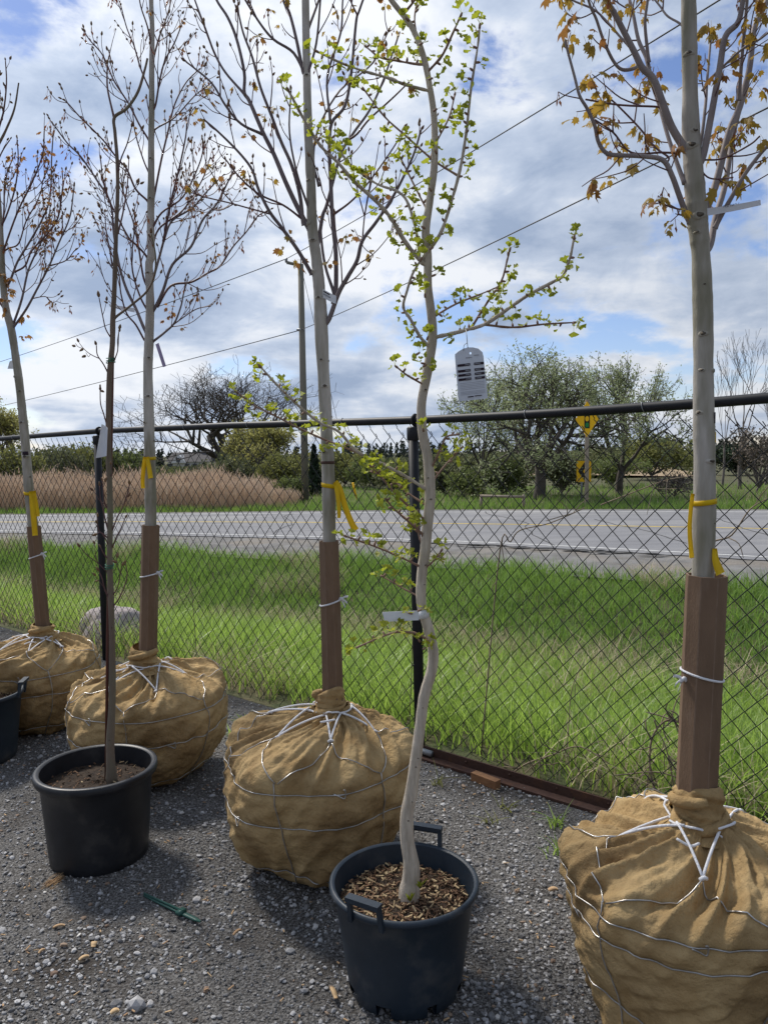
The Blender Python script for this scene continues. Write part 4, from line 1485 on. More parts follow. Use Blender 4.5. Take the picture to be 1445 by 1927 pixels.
def limbs(root, Y0, spec, g, mats, gap, ln0, ln1, rtw, a0=.75, sub=.4, up=.5, opp=True, start=.2, n=8, sw=1.0):
    tips = []
    for path, w0, w1, dz in spec:
        P = trace(path, Y0, dz, 5)
        rr = np.linspace(px2m(w0 * sw, Y0) / 2, max(px2m(w1 * sw, Y0) / 2, rtw), len(P))
        rr[:3] *= np.array((1.25, 1.12, 1.04))
        m = MB()
        m.tube(P, rr, n if w0 > 5 else 6, mi=0 if w0 > 4.5 else 1)
        shoots(m, P, rr, g, gap, ln0, ln1, a0, tips, rtw, sub, up, start, 1.0, opp)
        m.build('branch', mats, root)
    return tips

def droop(g, size, down=.9, spread=.7):
    d = np.array((g.normal(0, spread), g.normal(0, spread), -down + g.normal(0, .25)))
    up = unit(np.array((g.normal(0, .6), g.normal(0, .6), 1)))
    s = size * g.uniform(.65, 1.2)
    return basis(d, unit(np.array((d[0], d[1], 0.35)) + g.normal(0, .3, 3))) * s

# ---- root ball ------------------------------------------------------
def fold_noise(seed, kx, ky, nth=512, ns=256, shear=0.0):
    g = np.random.default_rng(seed)
    w = g.normal(size=(ns, nth))
    fx = np.fft.fftfreq(nth) * nth
    fy = np.fft.fftfreq(ns) * ns
    FX, FY = np.meshgrid(fx, fy)
    FY = FY + shear * FX
    A = np.exp(-((np.abs(FX) - kx) / (kx * .5)) ** 2) * np.exp(-(FY / ky) ** 2)
    z = np.real(np.fft.ifft2(np.fft.fft2(w) * A))
    return z / z.std()

class Ball:
    def __init__(self, c, Rb, h, prof, seed, neck, rings, fold=1.0):
        self.c = np.asarray(c, float)
        self.R, self.h, self.neck = Rb, h, neck
        pr = np.array(prof, float)
        q = catmull(np.column_stack([pr[:, 0] * Rb, pr[:, 1] * h, np.zeros(len(pr))]), 8)
        s = np.concatenate([[0], np.cumsum(np.linalg.norm(np.diff(q, axis=0), axis=1))])
        self.s = s / s[-1]
        self.q = q
        f1 = fold_noise(seed, 4, 1.6, shear=.15)
        f2 = fold_noise(seed + 1, 11, 1.6, shear=.22)
        f3 = fold_noise(seed + 2, 24, 2.2, shear=.15)
        f4 = fold_noise(seed + 3, 8, 14)
        f5 = fold_noise(seed + 4, 9, 5, shear=.7)
        f6 = fold_noise(seed + 5, 17, 9, shear=-.6)
        sv_ = np.linspace(0, 1, 256)[:, None]
        top = sstep((sv_ - .50) / .22)
        low = 1 - top
        rid = lambda z: 1 - np.sqrt(z * z + .04) * 1.15
        D = .009 * f1 + .0025 * f4 * (.5 + .5 * low)
        D = D + top * (.015 * rid(f2) + .006 * rid(f3)) * (1 - .55 * sstep((sv_ - .9) / .1)) * fold
        D = D + low * (.004 * rid(f2) + .001 * f3) + (.25 + .75 * sstep((f1 + .6) / 1.2)) * (.0050 * rid(f5) + .0022 * rid(f6))
        # slack cloth bulging over the upper wire ring
        D = D + .012 * np.exp(-((sv_ - .62) / .07) ** 2) * (1 + .6 * f1)
        for q_ in rings:
            D = D - .007 * np.exp(-((sv_ - q_) / .016) ** 2)
        D = D * sstep(sv_ / .05)
        self.D = D * (Rb / .37)

    def P(self, th, s, off=0.0):
        r = np.interp(s, self.s, self.q[:, 0])
        z = np.interp(s, self.s, self.q[:, 1])
        ds = .01
        r1, z1 = np.interp(min(s + ds, 1), self.s, self.q[:, 0]), np.interp(min(s + ds, 1), self.s, self.q[:, 1])
        r0, z0 = np.interp(max(s - ds, 0), self.s, self.q[:, 0]), np.interp(max(s - ds, 0), self.s, self.q[:, 1])
        t = unit((r1 - r0, z1 - z0))
        nrm = (t[1], -t[0])
        u = (th / (2 * math.pi)) % 1 * 512
        v = min(max(s, 0), 1) * 255
        i, j = int(u) % 512, min(int(v), 254)
        fu, fv = u - int(u), v - j
        i2 = (i + 1) % 512
        d = (self.D[j, i] * (1 - fu) + self.D[j, i2] * fu) * (1 - fv) + (self.D[j + 1, i] * (1 - fu) + self.D[j + 1, i2] * fu) * fv + off
        rr = r + nrm[0] * d
        zz = max(z + nrm[1] * d, 0.0)
        k = s if s > .75 else .75
        cx = self.c[0] + (self.neck[0] - self.c[0]) * sstep((s - .6) / .4)
        cy = self.c[1] + (self.neck[1] - self.c[1]) * sstep((s - .6) / .4)
        return np.array((cx + rr * math.cos(th), cy + rr * math.sin(th), self.c[2] + zz))

    def mesh(self, root, nth=256, ns=128):
        s = np.linspace(0, 1, ns)
        r, z = np.interp(s, self.s, self.q[:, 0]), np.interp(s, self.s, self.q[:, 1])
        tr, tz = np.gradient(r), np.gradient(z)
        ln_ = np.hypot(tr, tz)
        D = self.D[np.clip((s * 255).round().astype(int), 0, 255)][:, ::2]
        th = np.arange(nth) * 2 * math.pi / nth
        rr = r[:, None] + (tz / ln_)[:, None] * D
        zz = np.maximum(z[:, None] - (tr / ln_)[:, None] * D, 0)
        w = sstep((s - .6) / .4)[:, None]
        V = np.stack([self.c[0] + (self.neck[0] - self.c[0]) * w + rr * np.cos(th), self.c[1] + (self.neck[1] - self.c[1]) * w + rr * np.sin(th), self.c[2] + zz], -1).reshape(-1, 3)
        F = [(i * nth + j, i * nth + (j + 1) % nth, (i + 1) * nth + (j + 1) % nth, (i + 1) * nth + j) for i in range(ns - 1) for j in range(nth)]
        F.append(tuple(range(nth))[::-1])
        return put('root_ball', npmesh('root_ball', V - ORG[root.name], F, M_burlap), root)

PROF_A = [(.52, 0), (.66, .05), (.80, .16), (.92, .32), (.99, .50), (1.0, .64), (.95, .78), (.82, .88), (.62, .945), (.40, .985), (.22, 1.03), (.17, 1.07)]
PROF_B = [(.68, 0), (.77, .05), (.83, .2), (.90, .4), (.97, .58), (1.0, .69), (.98, .79), (.90, .87), (.74, .93), (.48, .98), (.27, 1.03), (.20, 1.07)]

def basket(ball, root, nl, ph, s_ap, s_r, rings, g, bare=()):
    step = 2 * math.pi / nl
    wr = .0022
    m = MB()
    for k, sr in enumerate(rings):
        a = np.linspace(0, 2 * math.pi, 120, endpoint=False)
        w = g.normal(0, .004, 10)
        pts = []
        for i, t in enumerate(a):
            ss = sr + np.interp(t, np.linspace(0, 2 * math.pi, 10), np.append(w[:9], w[0])) + .004 * math.sin(nl * t + k)
            pts.append(ball.P(t, ss, .0045))
        m.tube(pts, wr, 5, closed=True)
        for j in range(3):      # bent hook ends
            t = ph + j * 2.1 + k
            q = [ball.P(t, sr, .003), ball.P(t + .05, sr - .01, .004), ball.P(t + .10, sr - .02, .005), ball.P(t + .105, sr + .012, .010), ball.P(t + .085, sr + .014, .012)]
            m.tube(catmull(q, 3), wr, 5)
    tw = MB()
    knots = []
    for i in range(nl):
        th = ph + i * step + g.normal(0, .05)
        sa = s_ap + g.normal(0, .008)
        ap = ball.P(th, sa, .006)
        for sd_ in (-1, 1):
            t2 = ph + i * step + sd_ * step * .5
            q = []
            for f in np.linspace(0, 1, 14):
                tt = th + (t2 - th) * (f ** 1.5) * (.98)
                q.append(ball.P(tt, sa + (s_r - sa) * f, .0055))
            m.tube(q, wr, 5)
        t2 = ph + (i + .5) * step
        q = [ball.P(t2 + .03 * math.sin(5 * f + i), s_r + (.03 - s_r) * f, .0045) for f in np.linspace(0, 1, 16)]
        m.tube(q, wr, 5)
        # twine V from the loop to the neck
        for sd_ in (-1, 1):
            te = th + sd_ * g.uniform(.35, .9)
            q = []
            for f in np.linspace(0, 1, 12):
                b = ball.P(th + (te - th) * f, sa + (.985 - sa) * f, .007 + .006 * math.sin(math.pi * f))
                q.append(b)
            # taut line, lifted just clear of the cloth
            A_, B_ = q[0], q[-1]
            fs = np.linspace(0, 1, 12)
            need = max(max(0.0, (qq - (A_ + (B_ - A_) * f))[2] / max(4 * f * (1 - f), .3)) for f, qq in zip(fs, q))
            q = [A_ + (B_ - A_) * f + np.array((0, 0, min(need, .010) * 4 * f * (1 - f))) for f in fs]
            tw.tube(q, .0040, 6)
        tw.tube(catmull([ap + (-.008, -.003, -.004), ap + (0, -.008, .004), ap + (.009, -.002, -.002)], 3), .0055, 6)
        knots.append(ap)
    a = np.linspace(0, 2 * math.pi, 40, endpoint=False)
    tw.tube([ball.P(t, .985, .008) + np.array((0, 0, .006 * math.sin(2 * t + ph))) for t in a], .0036, 6, closed=True)
    m.build('wire_basket', M_wire, root)
    # loose tails
    for th, l_ in ((ph + .0, .09), (ph + 3.2, .12)):
        b = ball.P(th, .93, .01)
        tw.tube(catmull([b, ball.P(th - .15, .90, .02), ball.P(th - .35, .885, .018) + np.array((0, 0, l_ * .1))], 4), .0038, 6)
    tw.build('twine', M_twine, root)

def collar(root, nk, r0, h, seed, tilt=0.0, z1=0.0):
    """burlap twisted round the foot of the trunk"""
    n, k = 64, 26
    V = []
    for i in range(k):
        t = i / (k - 1)
        rr = r0 * np.interp(t, [0, .12, .3, .45, .6, .8, .93, 1], [1.75, 1.3, 1.03, 1.10, 1.0, 1.08, 1.04, .86])
        for j in range(n):
            a = 2 * math.pi * j / n
            sp = math.sin(3 * a + 9 * t + seed) * .05 + .045 * (1 - abs(math.sin(2.0 * a + 14 * t + seed * .7)) * 2) + .02 * math.sin(11 * a - 6 * t)
            r = rr * (1 + sp)
            zz = h * t + .018 * math.sin(a + seed) * t + tilt * math.cos(a) * t
            V.append((nk[0] + r * math.cos(a), nk[1] + r * math.sin(a), nk[2] + zz))
    F = [(i * n + j, i * n + (j + 1) % n, (i + 1) * n + (j + 1) % n, (i + 1) * n + j) for i in range(k - 1) for j in range(n)]
    m = MB()
    m.add(V, F)
    # a loose rolled flap winding round it
    q = []
    for t in np.linspace(0, 1, 30):
        a = seed + t * 7.2
        q.append(np.array((nk[0] + r0 * 1.12 * math.cos(a), nk[1] + r0 * 1.12 * math.sin(a), nk[2] + h * (.12 + .74 * t))))
    m.tube(q, .011 + .006 * np.sin(np.linspace(0, 9, 30)), 8)
    m.build('burlap_collar', M_burlap, root)

def sleeve(root, p0, p1, r0, r1, tie_t, tie_right, seed, sides=8, rot=0.2):
    """eight-sided trunk guard with open top, pale fold lines and a white tie"""
    p0, p1 = np.asarray(p0, float), np.asarray(p1, float)
    ax = unit(p1 - p0)
    u = unit(np.cross((0, 1, 0), ax))
    w = np.cross(ax, u)
    m = MB()
    bev = .03
    ang = []
    for i in range(sides):
        a = 2 * math.pi * i / sides + rot
        ang += [(a - bev, 1.0), (a + bev, 1.0)]
    V, F, I = [], [], []
    lv = [(0, 1.0), (1, 1.0), (1, .91), (0, .91)]
    k = len(ang)
    for t, sc in lv:
        c = p0 + (p1 - p0) * t
        r = (r0 + (r1 - r0) * t) * sc
        for a, q in ang:
            V.append(c + r * (u * math.cos(a) + w * math.sin(a)))
    for l_ in range(3):
        for j in range(k):
            F.append((l_ * k + j, l_ * k + (j + 1) % k, (l_ + 1) * k + (j + 1) % k, (l_ + 1) * k + j))
            I.append(1 if (j % 2 == 0 and l_ == 0) or l_ == 1 else 0)
    m.V.append(np.array(V))
    m.F, m.I, m.n = F, I, len(V)
    s = m.build('trunk_guard', [M_slv, M_slve], root, False)
    m = MB()
    c = p0 + (p1 - p0) * tie_t
    r = (r0 + (r1 - r0) * tie_t) * 1.015
    sgn = 1 if tie_right else -1
    pts = []
    tl = .012 * sgn
    for i in range(33):
        a = 2 * math.pi * i / 33
        pts.append(c + r * (u * math.cos(a) + w * math.sin(a)) + ax * (tl * math.cos(a)))
    m.tube(pts, .0034, 6, closed=True)
    k0 = c + u * sgn * r * .92 * (1) + w * (-r * .5 if np.dot(w, (0, 1, 0)) > 0 else r * .5) + ax * tl
    k0 = c + u * sgn * r * 1.0 + np.array((0, -.012, 0)) + ax * tl
    m.tube(catmull([k0 + (-.008, 0, -.006), k0 + (0, -.006, .006), k0 + (.008, 0, -.003)], 3), .006, 6)
    for dv in ((.028 * sgn, -.004, .012), (.016 * sgn, -.006, -.030), (.024 * sgn, -.004, -.014)):
        m.strip(catmull([k0, k0 + np.array(dv) * .5 + (0, 0, .004), k0 + np.array(dv)], 3), np.array((0.002, .002, .0075)), .0012)
    m.build('tie', M_twine, s)

def band(m, P, r, row, py, w, ext_=1.04, a0=0, a1=2 * math.pi, tilt=0.0, n=32):
    i = np.argmin(np.abs(row - py))
    c, rr = P[i], r[i] * ext_ + .0008
    full = a1 - a0 > 6.2
    pts, wv = [], []
    a = np.linspace(a0, a1, n)
    pts = [c + np.array((rr * math.cos(t), rr * math.sin(t), tilt * math.cos(t))) for t in a]
    m.strip(pts, np.array((0, 0, w)), .0007)
    return c, rr

def tails(m, specs, Y, w):
    for path, w0, w1, dz in specs:
        P = trace(path, Y, dz, 4)
        ww = np.linspace(px2m(w0, Y), px2m(w1, Y), len(P))
        tdir = np.gradient(P, axis=0)
        tdir /= np.linalg.norm(tdir, axis=1)[:, None]
        tw_ = np.linspace(.25, .7, len(P))
        sd_ = np.cross(tdir, np.array((0, 1.0, 0)))
        wv = sd_ * ww[:, None] + np.array((0, 1.0, 0)) * (ww * tw_ * .5)[:, None]
        m.strip(P, wv, .0006)

def label_strip(name, lab, corners, Y, mt, lines=(), dz=0.0, group='white plant tags', th=.0006, cat='plant tag', bend=.01, loop=None):
    """a paper or plastic tag: four pixel corners (tl, tr, br, bl) of a strip in space"""
    tl, tr, br_, bl = [at(px, py, Y + d) for (px, py), d in zip(corners, (0, dz, dz, 0))]
    t = thing(name, lab, cat, (tl + bl) / 2, group)
    k = 10
    f = np.linspace(0, 1, k)[:, None]
    top = tl * (1 - f) + tr * f
    bot = bl * (1 - f) + br_ * f
    off = np.array((0, 1.0, 0)) * (bend * np.sin(f * math.pi))
    m = MB()
    m.strip((top + bot) / 2 + off, top - bot, th)
    pl = m.build('card', mt, t, False)
    for (f0, f1, g0, g1, ink) in lines:
        m = MB()
        fs = np.linspace(f0, f1, 5)
        q = []
        for s_ in fs:
            a = tl * (1 - s_) + tr * s_
            b = bl * (1 - s_) + br_ * s_
            o = np.array((0, bend * math.sin(s_ * math.pi), 0))
            q.append((a * (1 - g0) + b * g0 + o, a * (1 - g1) + b * g1 + o))
        m.strip([(a + b) / 2 + np.array((0, -.0014, 0)) for a, b in q], np.array([a - b for a, b in q]), .0002)
        m.build('print', ink, pl)
    if loop:
        m = MB()
        m.tube(catmull([at(x_, y_, Y + d_) for x_, y_, d_ in loop], 5), .0011, 5)
        m.build('tag_wire', M_galv, t)
    return t

def balled(name, lab, Y0, cpx, Rb, h, prof, seed, collar_px, collar_r, collar_h, rings, group='balled and burlapped trees'):
    c = at(cpx, 1500, Y0)
    c[2] = 0.0
    root = thing(name, lab, 'tree', c, group)
    nk = at(collar_px[0], collar_px[1], Y0)
    ball = Ball(c, Rb, h, prof, seed, nk, rings)
    ball.mesh(root)
    nkz = np.array((nk[0], nk[1], h * 1.0))
    collar(root, nkz, collar_r, collar_h, seed * .37, .01)
    return root, ball

G = np.random.default_rng
def cut(P, row, r, ylo, yhi):
    return P

# ================= right maple
Y6 = 2.08
t6, b6 = balled('maple_tree', 'thick-trunked maple with ochre leaves and a burlap root ball at the right edge', Y6, 1296, .345, .535, PROF_B, 61, (1313, 1540), .062, .125, (.56, .48, .20))
tp6 = [(1308, 1545), (1310, 1490), (1318, 1200), (1322, 1080), (1325, 900), (1323, 750), (1322, 600), (1318, 480), (1311, 410), (1305, 330), (1299, 240), (1297, 120), (1295, 0), (1292, -160), (1290, -330)]
P6, r6, w6 = make_trunk(t6, tp6, [(1545, 46), (1000, 41), (850, 39), (700, 37), (600, 35), (500, 33), (440, 36), (410, 38), (340, 33), (280, 31), (200, 27), (60, 26), (-150, 20), (-330, 12)], Y6, M_bark,
     [(1331, 870, 15), (1315, 632, 13), (1338, 700, 12), (1309, 779, 11), (1291, 107, 13), (1301, 253, 13), (1295, 280, 17), (1308, 412, 18), (1305, 443, 10), (1313, 700, 9), (1318, 540, 7), (1337, 985, 8), (1308, 952, 7)], 18, .03)
S6 = [
    ([(1297, 292), (1286, 277), (1263, 239), (1246, 194), (1229, 149), (1208, 128), (1194, 100), (1173, 59), (1153, 21), (1139, 0), (1105, -60), (1080, -140)], 15, 7, -.12),
    ([(1226, 145), (1222, 138), (1215, 107), (1201, 76), (1191, 28), (1184, 0), (1172, -70)], 9, 5, .10),
    ([(1220, 118), (1217, 90), (1213, 42), (1218, 0), (1222, -50)], 7, 4, -.06),
    ([(1298, 418), (1291, 405), (1277, 367), (1263, 329), (1246, 301), (1208, 294), (1160, 292), (1139, 287), (1125, 266), (1118, 235), (1104, 204), (1090, 180), (1080, 142), (1066, 90), (1063, 76)], 11, 3.5, -.16),
    ([(1253, 308), (1257, 296), (1232, 277), (1201, 239), (1160, 197), (1140, 180)], 4, 2.5, .08),
    ([(1274, 288), (1243, 287), (1187, 287), (1153, 249), (1118, 225)], 4, 2.5, -.10),
    ([(1200, 118), (1194, 128), (1170, 131), (1153, 114), (1135, 76), (1121, 35), (1111, 14), (1098, -30)], 7, 4, -.12),
    ([(1186, 90), (1166, 69), (1139, 38), (1115, 17), (1076, 0), (1050, -20)], 5, 3, .10),
    ([(1248, 206), (1236, 201), (1187, 199), (1153, 196), (1101, 187)], 4, 2.5, -.05),
    ([(1288, 345), (1277, 318), (1256, 256), (1239, 197), (1222, 150), (1205, 118)], 9, 5, .14),
    ([(1302, 330), (1308, 318), (1322, 294), (1336, 225), (1353, 131), (1364, 69), (1388, 42), (1397, 0), (1407, -70)], 15, 8, -.12),
    ([(1318, 412), (1326, 398), (1346, 346), (1371, 249), (1391, 201), (1409, 131), (1419, 52), (1443, 0), (1462, -60)], 15, 9, .05),
    ([(1390, 190), (1391, 166), (1395, 111), (1405, 0), (1410, -60)], 8, 5, -.08),
    ([(1322, 480), (1336, 460), (1346, 408), (1364, 346), (1378, 256), (1391, 204), (1402, 150)], 13, 8, .18),
    ([(1344, 430), (1353, 412), (1374, 374), (1398, 332), (1426, 294), (1445, 273), (1485, 230), (1530, 160)], 10, 5, -.14),
    ([(1321, 172), (1326, 163), (1336, 149), (1364, 121), (1395, 93), (1430, 73), (1470, 40)], 6, 3, -.12),
    ([(1309, 292), (1319, 262), (1327, 194), (1329, 163), (1333, 114), (1338, 60)], 7, 4, .12),
    ([(1318, 302), (1326, 301), (1360, 298), (1409, 273), (1429, 256)], 3.5, 2.2, -.10),
    ([(1319, 322), (1332, 334), (1350, 337), (1378, 334)], 3, 2, -.12),
    ([(1290, 396), (1270, 392), (1250, 385), (1238, 378)], 3, 2, -.08),
    ([(1294, 60), (1278, 44), (1255, 30), (1240, 10), (1215, -20)], 5, 3, .10),
    ([(1298, -40), (1320, -90), (1345, -160), (1360, -260)], 12, 5, .2),
    ([(1290, -80), (1255, -150), (1230, -240)], 11, 5, -.2),
]
g = G(600)
tips = limbs(t6, Y6, S6, g, [M_limb, M_twig], .085, .06, .17, .0022, .8, .35, .3)
inst = []
for p, d in tips:
    if g.random() < .28:
        continue
    for k in range(g.integers(2, 5)):
        Mx = droop(g, .030, .75, .75)
        inst.append((int(g.integers(0, 4)), Mx, p + g.normal(0, .006, 3)))
for px, py in ((1222, 377), (1245, 370), (1232, 372), (1160, 275), (1165, 285), (1188, 305), (1200, 235), (1205, 243), (1150, 180), (1158, 172), (1080, 14), (1098, 22), (1085, 45), (1380, 325), (1390, 330), (1398, 328), (1350, 340), (1344, 343)):
    inst.append((int(g.integers(0, 4)), droop(g, .042, .7, .6), at(px, py - 10, Y6 + g.normal(0, .06))))
leaf_parts(inst, MAPLE, [M_mleaf, M_mleaf, M_mleaf, M_oleaf], t6, 300)
dn = []
for p, d in tips:
    if g.random() < .22:
        for k in range(4):
            dn.append((0, droop(g, .03, 1.0, .25), p))
merged('flowers', dn, DNG, M_rleaf, t6)
sleeve(t6, at(1309, 1502, Y6), at(1329, 1082, Y6), .0555, .0545, .56, False, 1, rot=.15)
m = MB()
c, rr = band(m, P6, r6, w6, 935 + 7, px2m(10, Y6), tilt=.004)
tails(m, [([(1303, 929), (1299, 960), (1297, 1000), (1301, 1050)], 7, 10, -.02), ([(1344, 1032), (1346, 1055), (1355, 1080)], 9, 20, -.01)], Y6 - .03, 0)
m.build('ribbon', M_ribbon, t6)
m = MB()
band(m, P6, r6, w6, 790 + 7, px2m(20, Y6), 1.005, R(-50), R(-8), n=8)
m.build('paint_mark', M_ink, t6)
m = MB()
band(m, P6, r6, w6, 828 + 7, px2m(19, Y6), 1.005, R(-46), R(-10), n=8)
m.build('paint_mark', M_ribbon, t6)
basket(b6, t6, 5, R(-90 - 20), .80, .60, (.56, .48, .20), G(66))

# ================= middle maple
Y4 = 2.93
t4, b4 = balled('maple_tree', 'maple with brown trunk guard and burlap root ball in the middle behind the handled pot', Y4, 599, .368, .575, PROF_A, 41, (622, 1345), .052, .105, (.56, .42, .10))
tp4 = [(626, 1350), (625, 1300), (620, 1020), (618, 900), (613, 780), (606, 650), (602, 560), (596, 490), (588, 430), (585, 340), (580, 240), (577, 120), (575, 0), (573, -150), (571, -330)]
P4, r4, w4 = make_trunk(t4, tp4, [(1350, 28), (950, 25), (850, 24), (700, 22), (640, 25), (600, 24), (500, 20), (430, 19), (350, 17), (200, 15), (50, 13), (-150, 10), (-330, 6)], Y4, M_bark,
     [(600, 563, 9), (612, 728, 10), (611, 851, 10), (586, 512, 11), (577, 423, 13), (590, 455, 10), (605, 679, 7), (621, 680, 7), (626, 785, 7), (582, 342, 8), (578, 145, 8), (577, 210, 6)], 16, .03)
S4 = [
    ([(606, 625), (608, 615), (620, 599), (637, 552), (655, 520), (672, 490), (682, 453), (707, 419), (732, 382), (753, 345), (778, 291), (792, 245)], 10, 3.5, -.14),
    ([(628, 572), (632, 548), (632, 478), (626, 415), (622, 332), (620, 282), (624, 232), (649, 199), (661, 137), (670, 42), (676, 20), (692, -25)], 9, 4, .10),
    ([(587, 518), (585, 513), (562, 473), (533, 432), (508, 399), (487, 357), (475, 320), (450, 287), (412, 249), (383, 224)], 8, 3, -.16),
    ([(582, 430), (578, 424), (558, 386), (537, 341), (516, 291), (495, 249), (470, 191), (460, 174), (460, 137), (446, 75), (429, 33), (408, 0), (395, -40)], 10, 4, .12),
    ([(495, 253), (454, 233), (425, 199), (400, 158), (367, 129), (350, 116)], 5, 2.5, -.10),
    ([(462, 179), (425, 137), (404, 100), (387, 54), (367, 0), (358, -30)], 5, 2.5, .10),
    ([(572, 424), (570, 415), (564, 365), (549, 311), (529, 266), (512, 220), (491, 166), (475, 108), (458, 62), (448, 20)], 8, 3, -.14),
    ([(596, 470), (599, 457), (607, 407), (616, 382), (641, 291), (666, 249), (695, 208), (720, 154), (740, 96), (752, 60)], 8, 3, .16),
    ([(578, 150), (576, 145), (553, 100), (516, 75), (491, 46), (462, 0), (450, -25)], 6, 3, -.1),
    ([(574, 138), (570, 133), (558, 75), (545, 25), (533, 0), (520, -50)], 7, 4, .1),
    ([(576, 150), (595, 83), (603, 0), (608, -60)], 5, 3, -.12),
    ([(622, 232), (616, 145), (641, 62), (645, 0), (652, -40)], 5, 3, .12),
    ([(624, 276), (666, 257), (695, 224), (736, 187), (770, 154)], 4.5, 2.5, -.1),
    ([(627, 404), (657, 382), (682, 357), (711, 320), (745, 270), (760, 240)], 4.5, 2.5, .1),
    ([(682, 453), (686, 407), (697, 341), (699, 316)], 3, 2, -.05),
    ([(510, 403), (462, 390), (433, 382), (383, 370), (360, 362)], 3, 2, .08),
    ([(570, 413), (533, 386), (487, 365), (450, 332), (425, 300)], 4, 2.3, -.1),
    ([(630, 555), (612, 500), (604, 440), (606, 405)], 6, 4, .12),
    ([(578, 60), (600, 0), (625, -80)], 5, 3, .1),
    ([(574, -40), (540, -120), (520, -220)], 7, 3, .15),
    ([(673, 30), (655, -10), (650, -40)], 3, 2, 0),
    ([(600, 350), (590, 300), (600, 240), (640, 170), (700, 120), (730, 60)], 5, 2.5, .2),
    ([(584, 400), (560, 330), (545, 250), (548, 170)], 5, 2.5, -.2),
]
g = G(400)
tips = limbs(t4, Y4, S4, g, [M_limb2, M_twig], .10, .08, .26, .0026, .62, .4, .45)
inst, bd, dn = [], [], []
for p, d in tips:
    q = g.random()
    if q < .24:
        for k in range(g.integers(2, 5)):
            inst.append((int(g.integers(0, 4)), droop(g, .026, .5, .8), p + g.normal(0, .004, 3)))
    else:
        bd.append((0, basis(d + g.normal(0, .2, 3)) * g.uniform(.012, .022), p))
    if g.random() < .15:
        for k in range(3):
            dn.append((0, droop(g, .03, 1.0, .25), p))
for px, py in ((690, 445), (668, 440), (692, 470), (536, 465), (540, 440), (619, 490), (565, 500), (560, 488)):
    for k in range(3):
        inst.append((int(g.integers(0, 4)), droop(g, .030, .4, .8), at(px, py, Y4 + g.normal(0, .05))))
leaf_parts(inst, MAPLE, [M_mleaf, M_oleaf], t4, 160)
merged('buds', bd, BUD, M_bud, t4)
merged('flowers', dn, DNG, M_rleaf, t4)
sleeve(t4, at(627, 1318, Y4), at(619, 1018, Y4), .0425, .039, .62, True, 2, rot=R(22.5))
m = MB()
band(m, P4, r4, w4, 908 - 1, px2m(8, Y4), tilt=-.004)
tails(m, [([(631, 906), (640, 920), (650, 955), (662, 985), (670, 998)], 9, 12, -.02), ([(632, 908), (636, 935), (638, 960), (638, 975)], 10, 6, -.03)], Y4 - .025, 0)
m.build('ribbon', M_ribbon, t4)
m = MB()
band(m, P4, r4, w4, 873 - 1, px2m(5, Y4), 1.01)
m.build('paint_band', M_rust, t4)
basket(b4, t4, 6, R(-90 + 14), .80, .60, (.56, .42, .10), G(46))

# ================= second maple from the left
Y3 = 3.78
t3, b3 = balled('maple_tree', 'tall maple with purple buds and burlap root ball behind the left black pot', Y3, 284, .388, .525, PROF_A, 31, (272, 1262), .062, .12, (.55, .40, .12))
tp3 = [(277, 1268), (280, 1200), (284, 985), (283, 900), (281, 800), (279, 700), (281, 640), (283, 570), (281, 500), (285, 480), (284, 420), (285, 350), (285, 270), (286, 200), (286, 130), (287, 60), (285, 0), (284, -80), (284, -160)]
P3, r3, w3 = make_trunk(t3, tp3, [(1265, 24), (950, 22), (800, 19), (700, 18), (600, 16), (500, 14), (400, 13), (300, 11), (200, 10), (60, 8), (-160, 4)], Y3, M_bark,
     [(282, 747, 9), (275, 796, 9), (283, 675, 7), (281, 515, 8), (276, 860, 7), (291, 830, 6), (288, 900, 7), (284, 375, 7), (285, 300, 6), (285, 190, 6)], 14, .03)
